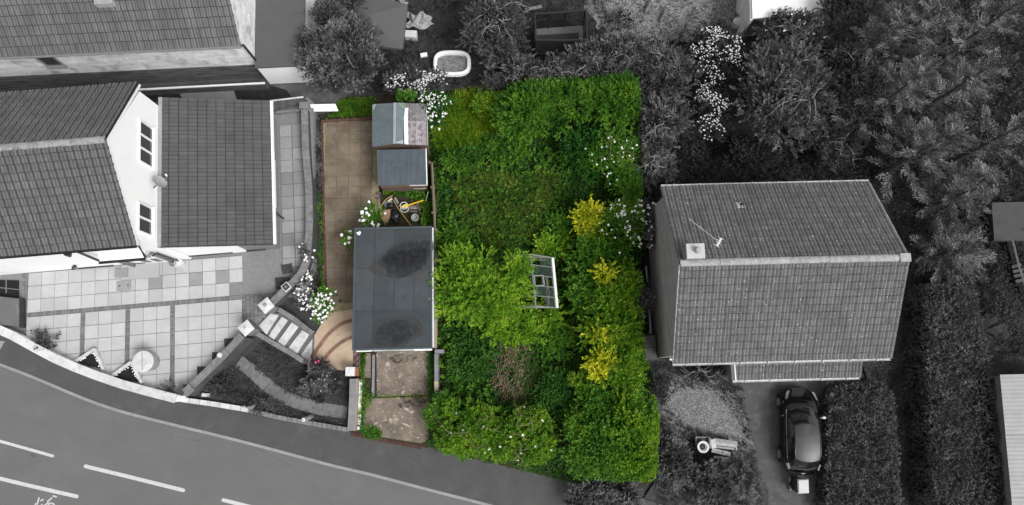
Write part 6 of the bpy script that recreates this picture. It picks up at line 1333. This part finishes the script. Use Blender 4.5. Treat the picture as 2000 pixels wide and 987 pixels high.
GB('grey boundary bush directly below the trampoline', 1085, 146, 58, 34, 2.0, 'spray', 'g2', name='grey_shrub', group=HG, keep=out_green, tw=6, dens=1.1)
GB('grey boundary bush covering the trampoline right corner', 1155, 128, 56, 42, 2.2, 'spray', 'g2', name='grey_shrub', group=HG, keep=out_green, tw=6, dens=1.1)
GB('grey boundary bush below the sandy patch', 1215, 118, 60, 48, 2.3, 'spray', 'g2', name='grey_shrub', group=HG, keep=out_green, tw=8, dens=1.1)
GB('small dark grey bush on the rubble right of the sandy patch', 1216, 42, 22, 18, .9, 'fine', 'g3', name='grey_shrub', tw=5)
GB('grey shrub against the outside of the top right boundary corner', 1290, 150, 75, 65, 2.4, 'spray', 'g2', name='grey_shrub', keep=out_green, tw=10, dens=1.1, nl=28)
GB('grey twiggy shrub outside the right boundary beside the sprawling rose', 1290, 245, 65, 62, 2.3, 'spray', 'g2', name='grey_shrub', keep=out_green, tw=14, dens=1.0, nl=26)
GB('bare twigged grey shrub behind the detached house left corner', 1275, 330, 45, 42, 2.2, 'spray', 'g2', name='grey_shrub', keep=out_green, tw=16, dens=.7)
GB('narrow dark grey shrub squeezed between the rose and the brick house', 1262, 440, 22, 60, 1.8, 'fine', 'g2', name='grey_shrub', keep=out_green, blossoms=(30, .08, None), flowers_mat=PETALG)
GB('grey shrub strip beside the side fence of the brick house', 1258, 590, 14, 40, 1.2, 'fine', 'g2', name='grey_shrub', keep=out_green)
GB('white blossomed shrub, upper, between the rubble and the broad grey tree', 1400, 112, 58, 74, 2.4, 'leafy', 'g3', name='blossom_shrub', dens=1.0, nl=24, blossoms=(620, .06, near(1402, 112, 56, 78, 2.4)), flowers_mat=PETALG)
GB('white blossomed shrub, lower, between two grey trees behind the house', 1388, 222, 42, 66, 2.2, 'leafy', 'g3', name='blossom_shrub', dens=1.0, nl=22, blossoms=(330, .058, near(1388, 218, 38, 70, 2.2)), flowers_mat=PETALG)
GB('broad grey tree with drooping leafy twigs directly behind the brick house', 1525, 185, 112, 118, 3.8, 'spray', 'g2', name='broad_tree', cat='tree', dens=1.15, nl=44, tw=34)
GB('grey leafy tree in front of the white roofed shed', 1545, 72, 85, 46, 2.9, 'leafy', 'g2', name='leafy_tree', cat='tree', dens=1.1, nl=30, tw=8, blossoms=(40, .08, None), flowers_mat=PETALG)
GB('dark grey tree between the broad grey tree and the conifers', 1655, 165, 75, 90, 3.6, 'leafy', 'g1', name='leafy_tree', cat='tree', dens=1.1, nl=30, tw=6)
GB('dark low bush in the shade right of the blossom behind the house', 1465, 300, 60, 30, 1.2, 'leafy', 'g3', name='grey_shrub')
GB('dark twiggy shrub under the conifers behind the house right corner', 1620, 285, 65, 45, 1.8, 'spray', 'g1', name='grey_shrub', tw=8, dens=.8)
GB('dark grey tree at the top edge right of the white roofed shed', 1650, 35, 66, 60, 3.6, 'leafy', 'g1', name='leafy_tree', cat='tree', dens=1.1, nl=26)
GB('grey shrub across the bottom edge right of the pavement end', 1180, 972, 85, 40, 1.3, 'leafy', 'g2', name='grey_shrub', zb=.05, keep=out_green, dens=1.1)
GB('grey shrub hugging the lower right corner of the green hedge', 1305, 905, 42, 62, 1.5, 'leafy', 'g2', name='grey_shrub', zb=.05, keep=out_green, dens=1.1)
GB('grey spreading bush left of the driveway at the bottom edge', 1415, 945, 80, 52, 1.2, 'whorl', 'g2', name='grey_shrub', zb=.05, dens=1.2, nl=30)
GB('dark grey shrub below the soffit at the front left of the brick house', 1370, 728, 50, 14, .7, 'fine', 'g3', name='grey_shrub', zb=.05, tw=5)
GB('dark grey shrub beside the lower green hedge edge and the gravel', 1284, 760, 16, 34, .8, 'fine', 'g3', name='grey_shrub', zb=.05, keep=out_green)
# ---- clipped hedges
def hedge(lab, pts, z1, leaf, per_m2, seed, ll=.075, lw=.05, z0=.05):
    global RNG, NLEAF
    RNG = np.random.default_rng(seed); top = [(p.x, p.y) for p in poly(pts, z1)]; t = empty('clipped_hedge', Vector((sum(p[0] for p in top)/len(top), sum(p[1] for p in top)/len(top), z0)), lab, 'hedge')
    if sum(top[i][0]*top[(i+1) % len(top)][1]-top[(i+1) % len(top)][0]*top[i][1] for i in range(len(top))) < 0: top = top[::-1]
    a = np.array(top); lo, hi = a.min(0), a.max(0); n = int(per_m2*(hi-lo).prod()); X = RNG.uniform(lo[0], hi[0], n); Y = RNG.uniform(lo[1], hi[1], n); mk = inside(X, Y, top); X, Y = X[mk], Y[mk]
    edge = np.full(len(X), 9.)
    for i in range(len(top)):
        p, q = np.array(top[i]), np.array(top[(i+1) % len(top)]); d = (q-p)/np.linalg.norm(q-p); edge = np.minimum(edge, np.abs((X-p[0])*d[1]-(Y-p[1])*d[0]))
    Z = z1-.22*np.clip(1-edge/.35, 0, 1)**2+.05*np.sin(X*5+Y*3)+.04*np.sin(Y*7-X*2)-RNG.uniform(0, .22, len(X)); P = [np.c_[X, Y, Z]]; N = [np.tile([0, 0, 1.0], (len(X), 1))]
    for i in range(len(top)):
        p, q = np.array(top[i]), np.array(top[(i+1) % len(top)]); L = np.linalg.norm(q-p); m_ = int(per_m2*L*(z1-z0)*.8); u = RNG.uniform(0, 1, m_); zz = RNG.uniform(z0, z1-.1, m_); d = (q-p)/L; nn = np.array([d[1], -d[0]])
        xy = p+(q-p)*u[:, None]+nn*(.12*(1-(zz-z0)/(z1-z0))+RNG.uniform(-.15, .02, m_))[:, None]; P.append(np.c_[xy, zz]); N.append(np.tile([nn[0], nn[1], .3], (m_, 1)))
    P, N = np.concatenate(P), np.concatenate(N); D = unit(N+rdir(len(P))*.7); V = leaf_quads(P, D, RNG.uniform(.06, .16, len(P)), 5, ll, lw, fan=.9, flat=.2); NLEAF += len(V)//4
    quadmesh('foliage', V, quads(V), LEAF[leaf], t)
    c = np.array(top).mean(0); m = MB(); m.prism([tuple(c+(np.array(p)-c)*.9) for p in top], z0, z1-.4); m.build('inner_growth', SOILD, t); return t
hedge('clipped grey hedge beside the black parked car', [(1630,768),(1652,756),(1722,750),(1746,775),(1756,880),(1762,1010),(1622,1010),(1623,880)], 1.3, 'hedge', 150, 301, .085, .055)
hedge('tall dark clipped hedge running down between the side lawn and the outbuilding', [(1815,560),(1905,552),(1925,650),(1950,800),(1972,1010),(1838,1010),(1822,780)], 2.0, 'g1', 130, 302, .09, .06)
GB('dark leafy bush right of the tall clipped hedge by the outbuilding', 1965, 650, 45, 75, 2.0, 'fine', 'g1', name='grey_shrub', zb=.05, dens=1.1)
# ---- conifers
def conifer(lab, px, py, rpx, h, leaf='conif', seed=1, zb=.0, lv=9, nb=6, z_lo=.25):
    """whorls of plumes: each plume a flat, feathery, tapering spray with its own tilt, gaps between plumes"""
    global RNG, NLEAF
    RNG = np.random.default_rng(seed); c = at(px, py, h*.75); R0 = rpx/(FPX/(CH-h*.5)); base = Vector((c.x, c.y, zb)); t = empty('conifer_tree', base, lab, 'tree'); SP, SD, SL = [], [], []; mb = MB(); mb.tube([base, base+Vector((0, 0, h*.96))], [.2, .03], 8)
    def plume(p0, d, l, wd):
        w = np.array([-d[1], d[0], RNG.uniform(-.35, .35)]); w /= np.linalg.norm(w); ns = max(4, int(l/.10))
        for k in range(ns+1):
            tt = (k+.5)/(ns+1); p = p0+d*l*tt; p[2] += .12*l*tt-.25*l*tt*tt; ww = wd*((1-tt)**.6)*(min(1, .5+tt*2))+.07
            for sg in ((-1, 1) if k < ns else (0, -.3, .3)):
                ang = sg*RNG.uniform(.45, .75); dd = d*math.cos(ang)+w*math.sin(ang); dd[2] += RNG.uniform(-.15, .25); dd /= np.linalg.norm(dd)
                SP.append(p+RNG.normal(size=3)*.012); SD.append(dd); SL.append(ww*RNG.uniform(.7, 1.3))
    for i in range(lv):
        f = z_lo+(1-z_lo)*(i/(lv-1)); z = h*f; R = R0*(max(0, 1-f)**.6)+.25; m_ = max(5, int(nb*(.5+.5*(1-f)))); q0 = RNG.uniform(0, 6.28)
        for j in range(m_):
            q = q0+2*pi*(j+RNG.uniform(-.35, .35))/m_; l = R*RNG.uniform(.75, 1.25); d = np.array([math.cos(q), math.sin(q), RNG.uniform(.1, .3)+.5*f]); d /= np.linalg.norm(d); p0 = np.array([c.x, c.y, z+RNG.uniform(-.2, .2)])
            mb.tube([Vector(p0), Vector(p0+d*l*.8)], [.03, .01], 3, False)
            pl_ = min(l, RNG.uniform(.8, 1.35)); plume(p0+d*(l-pl_), d, pl_*1.1, .30)
        for sg in (RNG.choice((-1, 1)),):
                tt = RNG.uniform(.5, .85); a = sg*RNG.uniform(.4, .9); d2 = np.array([d[0]*math.cos(a)-d[1]*math.sin(a), d[0]*math.sin(a)+d[1]*math.cos(a), d[2]+RNG.uniform(-.15, .15)]); plume(p0+d*l*tt, d2/np.linalg.norm(d2), RNG.uniform(.5, .9), .20)
    SP, SD, SL = map(np.array, (SP, SD, SL)); V = leaf_quads(SP, SD, SL, 7, .085, .040, fan=.28, flat=.8, t0=.05); NLEAF += len(V)//4
    quadmesh('crown', V, quads(V), LEAF[leaf], t); mb.build('trunk', BARKD, t); return t
for i, (x, y, r, h, lab) in enumerate(((1790,50,105,7.5,'tall grey conifer at the top edge, left of the two along the top'), (1935,45,105,8.0,'tallest grey conifer filling the top right corner'), (1760,175,92,6.8,'grey conifer with ragged plumes at the left front of the conifer group'), (1880,165,100,7.6,'grey conifer in the middle of the conifer group'), (1820,285,88,6.4,'grey conifer reaching down toward the house right rear corner'), (1960,265,95,7.2,'grey conifer at the right edge below the corner conifer'), (1905,370,70,5.2,'smaller grey conifer above the dim terrace'), (1720,70,60,6.0,'slim dark conifer left of the top edge conifers'))):
    conifer(lab, x, y, r, h, seed=400+i)
conifer('low spiky grey conifer shrub beside the terrace and tall hedge', 1868, 492, 78, 2.6, seed=420, lv=8, nb=12, z_lo=.25)
print('leaves', NLEAF)
